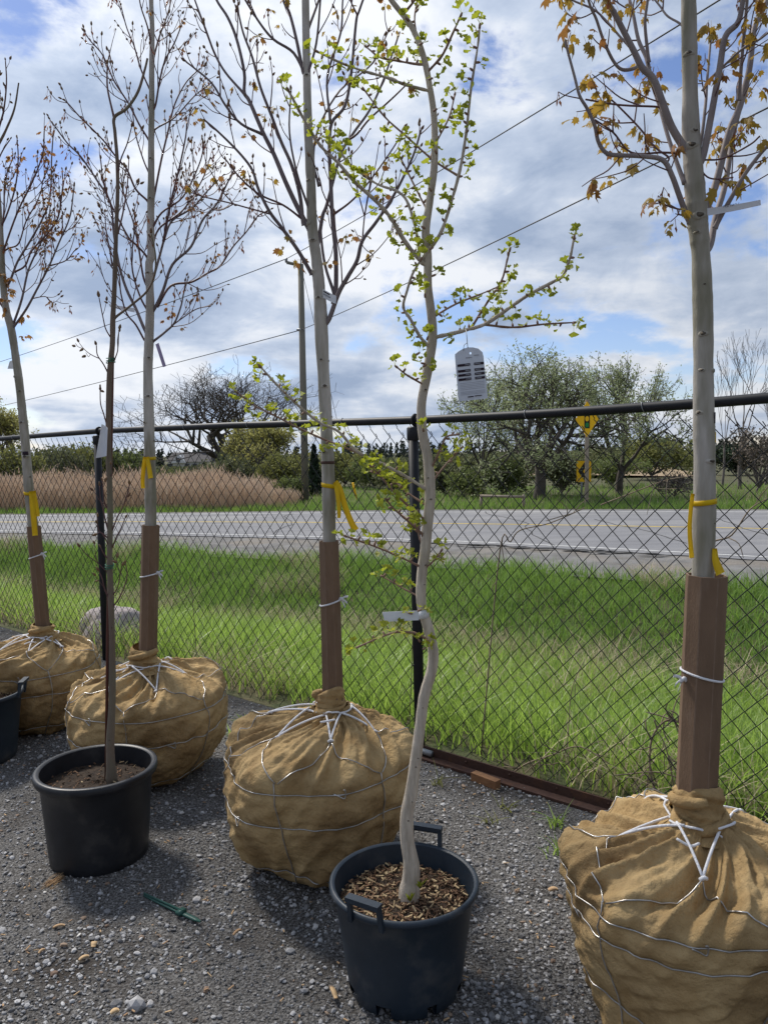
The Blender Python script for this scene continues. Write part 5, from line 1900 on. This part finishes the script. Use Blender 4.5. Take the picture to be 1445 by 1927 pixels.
S3 = [
    ([(288, 643), (292, 640), (311, 625), (329, 607), (341, 576), (346, 552), (354, 525)], 5, 2, -.1),
    ([(313, 622), (336, 604), (367, 583), (391, 576)], 3, 1.8, .08),
    ([(275, 642), (271, 638), (256, 611), (239, 590), (228, 552), (225, 520), (215, 480)], 4.5, 2, -.12),
    ([(276, 625), (270, 614), (256, 580), (239, 545), (225, 500), (215, 440), (208, 381), (183, 339), (152, 294), (128, 270), (100, 232)], 6.5, 2.5, .15),
    ([(288, 585), (294, 576), (308, 545), (325, 498), (360, 464), (381, 415), (408, 384), (426, 349), (439, 322)], 6.5, 2.5, -.15),
    ([(296, 578), (322, 538), (360, 531), (391, 514), (415, 500), (439, 464), (464, 436), (484, 408), (500, 398)], 4.5, 2, .12),
    ([(287, 530), (300, 485), (311, 446), (325, 415), (363, 391), (390, 360), (420, 330)], 5, 2, .1),
    ([(308, 455), (322, 381), (339, 311), (350, 256), (352, 225)], 4.5, 2, -.1),
    ([(287, 385), (291, 367), (304, 301), (318, 242), (329, 197), (350, 156), (374, 131)], 4.5, 2, .12),
    ([(282, 388), (277, 377), (256, 356), (239, 318), (221, 298), (194, 263), (152, 221), (128, 194), (117, 186)], 4.5, 2, -.12),
    ([(284, 275), (280, 263), (263, 235), (242, 194), (215, 152), (194, 104), (170, 76), (159, 59)], 4.5, 2, .1),
    ([(288, 210), (294, 194), (301, 152), (311, 114), (329, 80), (343, 45)], 4, 2, -.1),
    ([(286, 185), (284, 173), (266, 131), (253, 87), (239, 52), (228, 10)], 4, 2, .1),
    ([(287, 90), (278, 50), (265, 10), (260, -30)], 3.5, 1.8, -.08),
    ([(289, 255), (294, 242), (329, 221), (367, 180), (398, 156)], 3.5, 1.8, .1),
    ([(280, 490), (273, 478), (256, 460), (242, 446), (208, 381), (195, 340), (190, 300)], 4.5, 2, -.15),
    ([(286, 470), (300, 430), (345, 395), (380, 340), (395, 300)], 4, 2, .14),
    ([(288, 115), (300, 70), (318, 20), (325, -20)], 3.5, 1.8, .1),
    ([(283, 330), (270, 300), (255, 250), (250, 210)], 3.5, 1.8, .1),
    ([(280, 545), (270, 520), (262, 470), (252, 420), (235, 370), (228, 330)], 4.5, 2, .12),
    ([(287, 430), (305, 400), (345, 370), (375, 310), (385, 270)], 4, 2, -.14),
    ([(282, 590), (265, 560), (250, 510), (250, 460), (258, 420)], 4, 2, -.1),
]
g = G(300)
tips = limbs(t3, Y3, S3, g, [M_limb2, M_twig], .056, .09, .28, .0024, .58, .65, .5, n=7)
inst, bd, dn = [], [], []
for p, d in tips:
    q = g.random()
    if q < .07:
        for k in range(3):
            inst.append((int(g.integers(0, 4)), droop(g, .020, .4, .8), p))
    bd.append((0, basis(d + g.normal(0, .2, 3)) * g.uniform(.012, .022), p))
    if q > .62:
        for k in range(g.integers(2, 5)):
            dn.append((0, droop(g, .048, 1.0, .45), p))
for px, py in ((312, 600), (323, 583), (342, 614), (318, 575), (365, 225), (372, 220)):
    for k in range(3):
        inst.append((int(g.integers(0, 4)), droop(g, .024, .4, .8), at(px, py, Y3 + g.normal(0, .05))))
merged('leaves', inst, MAPLE, M_oleaf, t3)
merged('buds', bd, BUD, M_bud, t3)
merged('flowers', dn, DNG, M_rleaf, t3)
sleeve(t3, at(279, 1232, Y3), at(284, 988, Y3), .0445, .0430, .62, True, 3, rot=R(10))
m = MB()
band(m, P3, r3, w3, 860 - 5, px2m(6, Y3), tilt=.003)
tails(m, [([(274, 860), (271, 880), (269, 905), (270, 919)], 8, 7, -.01), ([(277, 860), (281, 880), (284, 900)], 8, 9, -.03)], Y3 - .04, 0)
m.build('ribbon', M_ribbon, t3)
basket(b3, t3, 6, R(-90 - 28), .80, .60, (.55, .40, .12), G(36))

# ================= leftmost maple
Y1 = 4.5
t1, b1 = balled('maple_tree', 'leaning maple with burlap root ball at the left edge of the picture', Y1, 74, .375, .505, PROF_A, 13, (82, 1205), .062, .10, (.55, .42, .14))
tp1 = [(83, 1212), (80, 1170), (63, 990), (55, 920), (48, 830), (38, 730), (30, 670), (22, 620), (12, 580), (6, 520), (2, 440), (-3, 360), (-8, 250), (-10, 150)]
P1, r1, w1 = make_trunk(t1, tp1, [(1210, 21), (950, 18), (850, 17), (700, 14), (620, 14), (560, 12), (450, 10), (300, 7), (150, 4)], Y1, M_bark,
     [(29, 709, 9), (44, 796, 8), (41, 737, 6), (37, 770, 6), (51, 860, 9), (60, 898, 5)], 14, .03)
S1 = [
    ([(22, 626), (25, 618), (50, 582), (70, 545), (92, 503), (112, 456), (132, 408), (140, 352)], 5, 2, -.12),
    ([(22, 614), (28, 604), (42, 562), (53, 512), (70, 472), (90, 430), (95, 390)], 5, 2, .1),
    ([(7, 560), (8, 548), (20, 528), (34, 492), (56, 456), (81, 411), (95, 369), (98, 296), (101, 251)], 5, 2, .1),
    ([(3, 490), (6, 478), (17, 444), (36, 394), (62, 341), (81, 290), (84, 246)], 4, 2, -.1),
    ([(6, 475), (17, 467), (36, 458), (50, 416), (73, 374), (84, 330)], 3.5, 1.8, .12),
    ([(12, 585), (-5, 560), (-20, 520), (-30, 460)], 4.5, 2, .1),
    ([(1, 430), (15, 400), (30, 350), (35, 300), (33, 262)], 3.5, 1.8, -.1),
    ([(60, 562), (85, 558), (95, 566)], 2, 1.5, 0),
    ([(95, 500), (125, 490), (142, 470)], 2.5, 1.5, 0),
    ([(0, 470), (8, 400), (10, 340), (24, 300)], 3.5, 1.8, .12),
    ([(28, 512), (48, 500), (62, 470), (105, 420), (118, 360), (118, 320)], 3.5, 1.8, -.1),
]
g = G(100)
tips = limbs(t1, Y1, S1, g, [M_limb2, M_twig], .060, .09, .28, .0026, .56, .65, .5, n=7)
inst, bd, dn = [], [], []
for p, d in tips:
    q = g.random()
    if q < .16:
        for k in range(3):
            inst.append((int(g.integers(0, 4)), droop(g, .030, .4, .8), p))
    bd.append((0, basis(d + g.normal(0, .2, 3)) * g.uniform(.012, .024), p))
    if q > .6:
        for k in range(g.integers(2, 5)):
            dn.append((0, droop(g, .050, 1.0, .45), p))
for px, py in ((43, 628), (46, 592), (98, 563), (20, 545), (12, 540), (10, 560), (15, 570), (20, 520), (14, 515)):
    for k in range(4):
        inst.append((int(g.integers(0, 4)), droop(g, .036, .4, .7), at(px + g.normal(0, 3), py + g.normal(0, 4), Y1 - .04 + g.normal(0, .03))))
merged('leaves', inst, MAPLE, M_oleaf, t1)
merged('buds', bd, BUD, M_bud, t1)
merged('flowers', dn, DNG, M_rleaf, t1)
sleeve(t1, at(81, 1178, Y1), at(64, 990, Y1), .0415, .0400, .70, True, 4, rot=R(10))
m = MB()
band(m, P1, r1, w1, 925 - 8, px2m(6, Y1), tilt=-.003)
tails(m, [([(61, 924), (62, 950), (65, 985), (67, 1008)], 11, 9, -.03), ([(63, 924), (68, 950), (71, 972)], 9, 9, -.01)], Y1 - .05, 0)
m.build('ribbon', M_ribbon, t1)
m = MB()
band(m, P1, r1, w1, 857 - 8, px2m(8, Y1), 1.005, R(-110), R(-40), n=8)
m.build('paint_mark', M_ink, t1)
basket(b1, t1, 6, R(-90 + 8), .80, .60, (.55, .42, .14), G(16))

# ------------------------------------------------------------------ pots
def pot(root, c, rt, rb, h, soil_z, mt, mulch, lip=.018, notch=(), handles=(), nseed=1, groove=False):
    n = 72
    m = MB()
    wall = .005
    pr = [(rb - .02, 0.012), (rb - .006, 0.0), (rb, .006), (rb + (rt - rb) * .12, h * .12), (rb + (rt - rb) * .5, h * .5), (rt - .002, h - lip * 1.6), (rt, h - lip * 1.5)]
    def skip(i, j):
        a = 360 * j / n
        return i in (0, 1, 2) and any(abs((a - q + 180) % 360 - 180) < 5.5 for q in notch)
    m.lathe(pr, c, n, skip=skip)
    ri = rt - wall
    m.lathe([(ri, h - .004), (ri - (rt - rb) * .3, h * .70), (ri - (rt - rb) * .75, h * .2), (rb - .03, h * .05)], c, n)
    m.build('pot_wall', mt, root)
    m = MB()
    o = rt + lip
    m.lathe([(rt - .001, h - lip * 1.7), (o - .003, h - lip * 1.5), (o, h - lip * .9), (o - .001, h - .004), (o - .006, h), (rt + .002, h + .001), (ri, h - .005)], c, n)
    m.build('rim', mt, root)
    if groove:
        m = MB()
        m.lathe([(ri - .001, h * .80), (ri - .006, h * .795), (ri - .001, h * .785)], c, n)
        m.build('inner_ridge', mt, root)
    # soil
    m = MB()
    g = np.random.default_rng(nseed)
    rs = ri - (rt - rb) * .25
    k = 14
    V, F = [], []
    for i in range(k + 1):
        for j in range(n):
            a = 2 * math.pi * j / n
            r = rs * i / k
            V.append((c[0] + r * math.cos(a), c[1] + r * math.sin(a), c[2] + soil_z + g.normal(0, .0022) + .006 * (1 - i / k)))
    for i in range(k):
        for j in range(n):
            F.append((i * n + j, (i + 1) * n + j, (i + 1) * n + (j + 1) % n, i * n + (j + 1) % n))
    m.add(V, F)
    m.build('soil', M_soil, root)
    for mt2, cnt in mulch:
        mv, mf_ = [], []
        for i in range(cnt):
            a, r = g.uniform(0, 6.28), rs * .97 * math.sqrt(g.random())
            ln_, wd = g.uniform(.006, .022), g.uniform(.002, .006)
            az = g.uniform(0, 6.28)
            d = np.array((math.cos(az), math.sin(az), g.normal(0, .35)))
            s = np.array((-math.sin(az), math.cos(az), g.normal(0, .3))) * wd / 2
            q = np.array((c[0] + r * math.cos(a), c[1] + r * math.sin(a), c[2] + soil_z + g.uniform(.004, .014)))
            up = np.array((0, 0, .0012))
            cs_ = [q - d * ln_ / 2 - s, q - d * ln_ / 2 + s, q + d * ln_ / 2 + s, q + d * ln_ / 2 - s]
            b = len(mv)
            mv += [v + up for v in cs_] + [v - up for v in cs_]
            mf_ += [(b, b + 1, b + 2, b + 3), (b + 7, b + 6, b + 5, b + 4), (b, b + 4, b + 5, b + 1), (b + 1, b + 5, b + 6, b + 2), (b + 2, b + 6, b + 7, b + 3), (b + 3, b + 7, b + 4, b)]
        put('mulch', npmesh('mulch', np.array(mv) - ORG[root.name], mf_, mt2, smooth=False), root, kind='stuff')
    for a in handles:
        a = R(a)
        d = np.array((math.cos(a), math.sin(a), 0))
        s = np.array((-math.sin(a), math.cos(a), 0))
        z = np.array((0, 0, 1.0))
        cc = np.asarray(c) + d * (rt + lip * .4)
        m = MB()
        fr_ = np.stack([s, d, z], 1)
        hw_, hh_ = .050, .050
        for sg_ in (-1, 1):
            b0 = cc + s * sg_ * hw_ + z * (h - .028)
            b1_ = cc + s * sg_ * hw_ * .92 + d * .014 + z * (h + hh_)
            q = catmull([b0, b0 * .5 + b1_ * .5, b1_], 2)
            m.strip(q, s * .013, .0065)
        m.box(cc + d * .015 + z * (h + hh_ - .002), (.105, .026, .013), fr_)
        m.box(cc + d * .015 + z * (h + hh_ - .010), (.105, .005, .016), fr_)
        m.build('handle', mt, root, False)

# ================= ginkgo in the handled pot
Y5 = 2.21
c5 = at(760.5, 1700, Y5)
c5[2] = 0
t5 = thing('ginkgo_tree', 'crooked ginkgo with small yellow-green leaves in a blue-black pot with two handles', 'tree', c5)
pot(t5, c5, .212, .168, .326, .256, M_potb, ((M_mulch, 900), (M_mulchp, 420)), lip=.012, notch=(245, 291, 200, 335), handles=(70, 240), nseed=5)
tp5 = [(768, 1705), (770, 1680), (774, 1630), (766, 1580), (766, 1530), (774, 1490), (784, 1415), (791, 1363), (798, 1311), (812, 1260), (815, 1225), (805, 1180), (793, 1138), (793, 1087), (800, 1035), (803, 1000), (809, 934), (805, 865), (795, 813), (793, 761), (802, 710), (811, 658), (814, 623), (811, 588), (805, 537), (805, 485), (801, 436), (809, 374), (817, 311), (817, 228), (809, 166), (796, 104), (774, 50), (736, 0), (712, -40), (695, -90)]
P5, r5, w5 = make_trunk(t5, tp5, [(1705, 42), (1690, 35), (1640, 29), (1560, 26), (1500, 24), (1400, 21), (1250, 20), (1100, 19), (950, 20), (900, 21), (850, 18), (750, 17), (650, 18), (600, 16), (500, 15), (400, 14), (300, 12), (200, 11), (100, 10), (0, 8), (-90, 6)], Y5, M_gbark,
     [(768, 1668, 9), (810, 1211, 8), (800, 1063, 6), (806, 830, 6), (800, 735, 7), (810, 940, 7), (790, 1320, 5), (782, 1440, 5), (803, 1278, 5), (795, 1330, 4), (781, 1384, 5), (786, 1424, 4), (768, 1540, 5), (775, 1505, 4), (798, 1100, 5), (805, 900, 5), (806, 780, 4), (812, 700, 4)], 16, .02)
S5 = [
    ([(814, 640), (822, 634), (849, 628), (876, 621), (912, 610), (947, 587), (992, 556), (1037, 532), (1059, 518), (1072, 485), (1079, 451)], 9, 4, -.20),
    ([(912, 611), (965, 616), (1023, 610), (1077, 607)], 5, 3, .05),
    ([(889, 618), (891, 610), (916, 570), (943, 529), (954, 489), (958, 474)], 5, 3, -.05),
    ([(813, 600), (820, 594), (858, 572), (903, 554), (934, 541)], 5, 3, .15),
    ([(803, 500), (790, 490), (761, 453), (736, 411), (707, 378), (666, 341), (637, 307), (603, 274), (574, 228), (545, 174)], 9, 4, -.25),
    ([(800, 498), (790, 490), (786, 449), (769, 386), (749, 361), (707, 345), (657, 307), (616, 249)], 7, 3.5, .15),
    ([(800, 495), (796, 486), (828, 440), (848, 382), (865, 320), (877, 249), (886, 166), (898, 91), (902, 54)], 8, 3.5, -.15),
    ([(860, 330), (857, 328), (823, 307), (798, 287), (765, 257), (724, 220), (686, 170)], 5, 3, .1),
    ([(809, 172), (803, 170), (765, 160), (724, 145), (682, 133), (641, 118), (599, 98)], 7, 3, -.15),
    ([(800, 122), (778, 120), (745, 114), (715, 108), (690, 89)], 5, 3, .12),
    ([(803, 140), (807, 133), (832, 104), (852, 62), (865, 33)], 6, 3.5, -.08),
    ([(814, 662), (811, 658), (790, 633), (773, 602), (759, 578), (766, 547), (776, 516), (790, 492)], 7, 4, -.10),
    ([(806, 922), (800, 920), (762, 896), (717, 872), (672, 850), (638, 813), (603, 796), (575, 775), (548, 751), (520, 723), (492, 692)], 7, 3.5, -.22),
    ([(680, 854), (672, 851), (638, 838), (603, 824), (561, 805), (527, 787), (482, 765), (447, 739)], 5, 3, .08),
    ([(805, 956), (797, 948), (762, 924), (734, 900), (703, 889)], 5, 3, .12),
    ([(800, 978), (775, 958), (745, 930), (715, 895), (700, 880)], 4.5, 3, -.10),
    ([(796, 1012), (790, 1000), (764, 978), (742, 958), (728, 942)], 5, 3, -.14),
    ([(792, 1020), (781, 990), (755, 968)], 4, 2.5, .1),
    ([(794, 1068), (786, 1064), (746, 1045), (704, 1028), (653, 1010)], 5, 3, -.15),
    ([(790, 1123), (781, 1119), (753, 1104), (722, 1086)], 4.5, 2.5, .08),
    ([(815, 1215), (810, 1211), (788, 1194), (756, 1189), (729, 1194), (704, 1204), (677, 1216)], 6, 3, -.12),
    ([(797, 1070), (803, 1067), (819, 1052), (829, 1038)], 4, 2.5, -.06),
    ([(808, 880), (814, 876), (824, 855), (831, 841), (840, 822), (858, 818)], 5, 3, -.1),
    ([(812, 904), (818, 900), (838, 875), (866, 845)], 5, 3, .06),
    ([(797, 725), (790, 720), (766, 706), (748, 692)], 4.5, 3, -.08),
    ([(809, 300), (820, 270), (845, 220), (855, 180)], 4, 3, .1),
    ([(800, 120), (790, 90), (780, 40), (785, 0)], 4, 3, .1),
    ([(806, 400), (790, 370), (770, 330), (755, 300)], 4, 3, .12),
    ([(760, 25), (780, 0), (800, -40)], 5, 3, -.1),
]
g = G(500)
inst = []
spur = MB()
def gink_cluster(p, d, k, size):
    spur.tube([p, p + d * .008, p + d * .013], [.0032, .0036, .0022], 5)
    for q in range(k):
        dd = unit(d * .8 + g.normal(0, .55, 3) + np.array((0, 0, .15)))
        inst.append((int(g.integers(0, 4)), basis(dd, unit(np.array((0, -.3, 1)) + g.normal(0, .6, 3))) * size * g.uniform(.65, 1.2), p + d * .011))
for path, w0, w1, dz in S5:
    P = trace(path, Y5, dz, 5)
    m = MB()
    rr = np.linspace(px2m(w0, Y5) / 2, px2m(w1, Y5) / 2, len(P))
    rr *= 1 + .10 * g.normal(size=len(P))
    m.tube(P, rr, 7, mi=0 if w0 > 6.5 else 1)
    m.build('branch', [M_gbark, M_gtwig], t5)
    s = np.concatenate([[0], np.cumsum(np.linalg.norm(np.diff(P, axis=0), axis=1))])
    d = .05 if w0 > 6.5 else .03
    while d < s[-1]:
        i = min(np.searchsorted(s, d), len(P) - 1)
        T = unit(P[min(i + 1, len(P) - 1)] - P[max(i - 1, 0)])
        sv_ = unit(np.cross(T, g.normal(size=3)) + np.array((0, 0, .35)))
        gink_cluster(P[i], sv_, int(g.integers(3, 7)), .0275)
        d += g.uniform(.020, .045)
    gink_cluster(P[-1], unit(P[-1] - P[-2]), 5, .0275)
for px, py in ((800, 560), (812, 520), (795, 690), (803, 640), (800, 430), (812, 360), (822, 290), (815, 210), (806, 150), (788, 85), (770, 40), (797, 812), (800, 685), (783, 668), (808, 470), (796, 1222), (790, 1208), (786, 1150), (776, 1155), (745, 0)):
    p = at(px, py, Y5 - .03)
    gink_cluster(p, unit(np.array((g.normal(0, .8), -.3, .4))), 5, .0275)
spur.build('spur_shoots', M_gtwig, t5, kind='stuff')
for px, py in ((772, 1690), (790, 1665)):       # green suckers at the foot
    m = MB()
    p = at(px, py + 6, Y5 - .05)
    for k in range(7):
        d = unit(np.array((g.normal(0, .35), g.normal(0, .3), 1)))
        l_ = g.uniform(.012, .034)
        m.strip(catmull([p, p + d * l_ * .5, p + d * l_ + g.normal(0, .003, 3)], 3), np.array([np.array((.007, 0, .001)) * w for w in (.4, .7, 1, 1, .9, .6, .2)]), .0006)
    m.build('sucker_shoot', M_gleaf, t5)
leaf_parts(inst, GINK, [M_gleaf], t5, 300)

# ================= slim tree in the left black pot
Y2 = 2.97
c2 = at(186, 1540, Y2)
c2[2] = 0
t2 = thing('serviceberry_tree', 'slim leafless tree tied to a red-brown stake in the left black pot', 'tree', c2)
pot(t2, c2, .214, .186, .372, .300, M_pot, ((M_mulch, 150), (M_mulchp, 12)), lip=.020, nseed=6, groove=True)
tp2 = [(211, 1475), (210, 1455), (208, 1400), (212, 1300), (210, 1150), (207, 1060), (208, 960), (205, 850), (205, 770), (207, 700), (212, 650), (213, 600), (216, 540), (219, 440), (222, 360), (221, 300), (217, 250), (216, 221), (239, 204), (260, 173), (273, 131), (278, 110)]
P2_, r2_, w2_ = make_trunk(t2, tp2, [(1475, 22), (1450, 17), (1380, 14.5), (1200, 12), (1000, 10.5), (900, 10.5), (750, 10), (650, 10), (560, 9), (400, 7), (260, 6), (200, 5), (110, 3)], Y2, M_sbark, [(209, 1390, 5), (213, 1180, 4), (204, 930, 5)], 12, .03)
S2 = [
    ([(216, 225), (204, 173), (202, 145), (203, 120)], 4, 2.5, .05),
    ([(215, 600), (223, 593), (249, 573), (277, 548), (291, 517), (293, 480), (285, 440)], 5, 2.5, -.12),
    ([(222, 440), (232, 400), (240, 350), (243, 300)], 3.5, 2, .1),
    ([(212, 640), (200, 620), (195, 600), (187, 560)], 2.5, 1.6, -.05),
    ([(203, 700), (195, 685), (184, 668), (182, 650)], 2.5, 1.6, -.05),
    ([(203, 805), (196, 780), (190, 760), (189, 735)], 2.5, 1.6, -.05),
    ([(215, 680), (222, 660), (222, 640), (225, 620)], 2.5, 1.6, -.06),
    ([(211, 1000), (222, 972), (230, 958), (240, 930), (244, 912)], 3, 1.8, -.06),
    ([(212, 1030), (220, 1010), (228, 995), (236, 975)], 3, 1.8, -.08),
    ([(206, 1015), (195, 1005), (188, 1000), (183, 985)], 3, 1.8, -.05),
    ([(206, 1030), (198, 1012), (190, 1002), (184, 1004)], 2.5, 1.6, -.05),
    ([(205, 1000), (199, 980), (194, 955), (190, 940), (188, 915)], 3, 1.8, -.06),
    ([(205, 960), (197, 945), (195, 925), (193, 905)], 2.5, 1.6, -.04),
    ([(206, 1055), (196, 1042), (190, 1030)], 2.5, 1.6, -.04),
    ([(210, 1145), (222, 1130), (232, 1110), (240, 1085), (237, 1060)], 3, 1.8, -.05),
    ([(208, 1130), (198, 1110), (193, 1090), (187, 1075)], 3, 1.8, -.05),
    ([(213, 1120), (222, 1105), (227, 1080), (230, 1065)], 2.5, 1.6, -.06),
    ([(206, 900), (212, 890), (209, 875)], 2.5, 1.6, -.03),
    ([(206, 1080), (185, 1060), (165, 1045), (152, 1030)], 2, 1.4, -.06),
    ([(212, 500), (207, 470), (200, 430), (198, 400)], 3, 1.8, .06),
    ([(221, 330), (228, 300), (240, 270), (248, 240)], 3, 1.8, -.06),
]
g = G(200)
tips = limbs(t2, Y2, S2, g, [M_sbark, M_twig], .09, .05, .11, .0018, .6, .2, .5, opp=False, n=6)
bd = [(0, basis(d + g.normal(0, .15, 3)) * g.uniform(.014, .026), p) for p, d in tips]
merged('buds', bd, BUD, M_bud, t2)
m = MB()
m.tube([at(200, 1470, Y2 + .01), at(203, 1200, Y2 - .005), at(209, 900, Y2 + .02), at(213, 640, Y2 + .01)], .0062, 8)
m.build('stake', M_stake, t2)
for py, px in ((1066, 207), (678, 209)):
    m = MB()
    for k in range(3):
        a = np.linspace(0, 2 * math.pi, 20, endpoint=False)
        c = at(px, py + k * 4 - 4, Y2)
        m.tube([c + np.array((.0165 * math.cos(t), .0165 * math.sin(t), .003 * math.sin(t + k))) for t in a], .0015, 5, closed=True)
    m.build('tie', M_gtie, t2)

# ================= pot cut by the left edge, with its thin tree out of frame
Y0 = 3.98
c0 = at(-42, 1380, Y0)
c0[2] = 0
t0 = thing('potted_tree', 'dusty black pot with one raised handle cut off by the left edge', 'tree', c0)
pot(t0, c0, .225, .185, .36, .30, M_potb, ((M_mulch, 300), (M_mulchp, 260)), lip=.014, handles=(8, 188), nseed=7)
tp0 = [(-48, 1330), (-46, 1200), (-50, 900), (-45, 600), (-40, 400), (-20, 300), (0, 268), (14, 240), (28, 204), (36, 156)]
make_trunk(t0, tp0, [(1330, 16), (900, 12), (600, 9), (400, 7), (300, 6), (260, 4), (150, 2)], Y0, M_sbark, (), 10)
S0 = [([(-20, 300), (0, 236), (8, 206), (13, 156), (11, 114)], 4, 1.8, -.05), ([(-42, 450), (-30, 380), (-10, 320), (5, 285), (20, 262)], 4, 1.8, .05), ([(-45, 500), (-70, 400), (-80, 300)], 4, 2, .1),
      ([(-35, 380), (-15, 250), (-4, 200), (-2, 150)], 4, 1.8, .1)]
g = G(50)
tips = limbs(t0, Y0, S0, g, [M_limb, M_twig], .08, .05, .13, .002, .45, .3, .6, n=6)
merged('buds', [(0, basis(d + g.normal(0, .15, 3)) * g.uniform(.014, .026), p) for p, d in tips], BUD, M_bud, t0)

# ------------------------------------------------------------------ plant tags
hy = Y5 - .085
def hx(px, py):
    return at(px, py, hy)
hang = thing('hang_tag', 'big arched grey nursery tag hanging from the right ginkgo branch', 'plant tag', hx(887, 655))
ctr = hx(887, 705)
ex = unit(hx(916, 744) - hx(862, 750))
ez = unit(hx(884, 668) - hx(890, 748))
wd_ = np.linalg.norm(hx(917, 742) - hx(861, 751)) * .98
ht_ = np.linalg.norm(hx(881, 653) - hx(890, 752))
bc_ = hx(890.5, 752.5)
outl = [(-.5, 0), (.5, 0), (.455, .80), (.43, .88), (.30, .955), (.12, .99), (-.05, 1.0), (-.22, .985), (-.38, .945), (-.50, .90), (-.505, .86)]
k = len(outl)
def tagp(u_, v_, d_=0.0):
    return bc_ + ex * wd_ * u_ + ez * ht_ * v_ + np.array((0, d_ + .012 * (u_ * 2) ** 2 * .3, 0))
m = MB()
cen_h = (.02, .885)
hole = [(cen_h[0] + .035 * math.cos(a), cen_h[1] + .024 * math.sin(a)) for a in np.linspace(-math.pi / 2, 1.5 * math.pi, 12, endpoint=False)]
V = [tagp(*q) for q in outl] + [tagp(*q, .0012) for q in outl] + [tagp(*q) for q in hole] + [tagp(*q, .0012) for q in hole]
ho = 2 * k
def nearest(q):
    return min(range(12), key=lambda i: (hole[i][0] - q[0]) ** 2 + (hole[i][1] - q[1]) ** 2)
F = []
ni = [nearest(q) for q in outl]
for i in range(k):
    j = (i + 1) % k
    a, b = ni[i], ni[j]
    hs = [a]
    d_ = (b - a) % 12
    if d_ > 6:
        d_ = d_ - 12
    step_ = 1 if d_ >= 0 else -1
    for q in range(abs(d_)):
        hs.append((hs[-1] + step_) % 12)
    F.append(tuple([i, j] + [ho + q for q in hs[::-1]]))
    F.append(tuple([k + j, k + i] + [ho + 12 + q for q in hs]))
    F.append((i, k + i, k + j, j))
m.add(V, F)
card = m.build('card', M_tagg, hang, False)
def bar(u0, u1, v0, v1, mt, d_=-.0012):
    m = MB()
    m.add([tagp(u0, v0, d_), tagp(u1, v0, d_), tagp(u1, v1, d_), tagp(u0, v1, d_)], [(0, 1, 2, 3)])
    m.build('print', mt, card, False)
for v in (.655, .545, .465, .385):
    bar(-.45, -.02, v, v + .045, M_ink)
    bar(.11, .45, v, v + .045, M_ink)
    bar(.30 - .5, -.05, v + .016, v + .028, M_inkg, -.0020)
    bar(.14, .33, v + .016, v + .028, M_inkg, -.0020)
for v in (.33, .30, .27, .24, .21, .165, .14, .115):
    bar(-.42, .42, v, v + .006, M_inkg)
bar(-.18, .02, .055, .075, M_ink)
bar(.05, .30, .062, .078, M_ink)
bar(-.15, .05, .80, .815, M_inkg)
bar(.12, .30, .83, .845, M_inkg)
m = MB()
m.tube(catmull([hx(880, 655), hx(879, 645), hx(878, 632), at(876, 620, Y5 - .06), at(874, 616, Y5 - .045)], 4), .0011, 5)
m.tube(catmull([hx(872, 660), hx(873, 650), hx(879, 645)], 3), .0009, 5)
m.build('tag_wire', M_galv, hang)

INKL = ((.18, .46, .12, .30, M_inkg), (.16, .52, .42, .60, M_ink))
tg = label_strip('plant_tag', 'long curved white tag on the limbs of the right maple', [(1330, 392), (1430, 376), (1431, 386), (1330, 406)], Y6 - .02, M_tag, (), dz=-.04, bend=.006)
# its legible line
def tag_text(s, parent, px, py, Y, size, mt, ang):
    cu = bpy.data.curves.new('print', 'FONT')
    cu.body = s
    cu.size = size
    ob = bpy.data.objects.new('tmp_text', cu)
    C.objects.link(ob)
    dg = bpy.context.evaluated_depsgraph_get()
    me = bpy.data.meshes.new_from_object(ob.evaluated_get(dg))
    bpy.data.objects.remove(ob)
    me.materials.clear()
    me.materials.append(mt)
    o = put('print', me, parent)
    p = at(px, py, Y) - ORG[parent.name]
    o.matrix_local = Matrix.Translation(Vector(p)) @ Matrix.Rotation(ang, 4, 'Y') @ Matrix.Rotation(math.pi / 2, 4, 'X')
cardo = [c_ for c_ in tg.children if c_.name.startswith('card')][0]
tag_text('RED MAPLE', cardo, 1360, 390.5, Y6 - .036, .0085, M_ink, R(-8))
label_strip('plant_tag', 'short white tag between the trunk and the right limb of the middle maple', [(608, 544), (633, 557), (632, 572), (608, 560)], Y4 - .035, M_tag, ((.05, .5, .15, .30, M_ink), (.05, .55, .45, .60, M_inkg)), bend=.006)
label_strip('plant_tag', 'white tag wrapped round the crooked ginkgo trunk', [(719, 1152), (788, 1149), (788, 1167), (724, 1170)], Y5 - .022, M_tag, (), dz=-.004, bend=.001)
m = MB()
band(m, P5, r5, w5, 1157 + 1, px2m(16, Y5), 1.05, R(-150), R(-20), .003)
c_ = [o for o in bpy.data.objects if o.name.startswith('plant_tag')][-1]
m.build('wrap', M_tag, c_)
label_strip('plant_tag', 'long white tag hanging over the left fence post from the slim potted tree', [(203, 806), (192, 798), (181, 862), (201, 858)][::-1], Y2 - .03, M_tag, (), bend=.012)
label_strip('plant_tag', 'white tag on the lower left limbs of the tall purple-budded maple', [(205, 572), (254, 580), (254, 588), (208, 578)], Y3 - .05, M_tag, (), bend=.004)
label_strip('plant_tag', 'purple tag hanging from the lowest right limb of the tall purple-budded maple', [(293, 648), (299, 645), (313, 689), (307, 691)], Y3 - .05, M_purp, (), bend=.002)
label_strip('plant_tag', 'small white tag behind the leaning trunk at the left edge', [(19, 680), (28, 676), (30, 694), (15, 694)], Y1 + .04, M_tag, (), bend=.002)
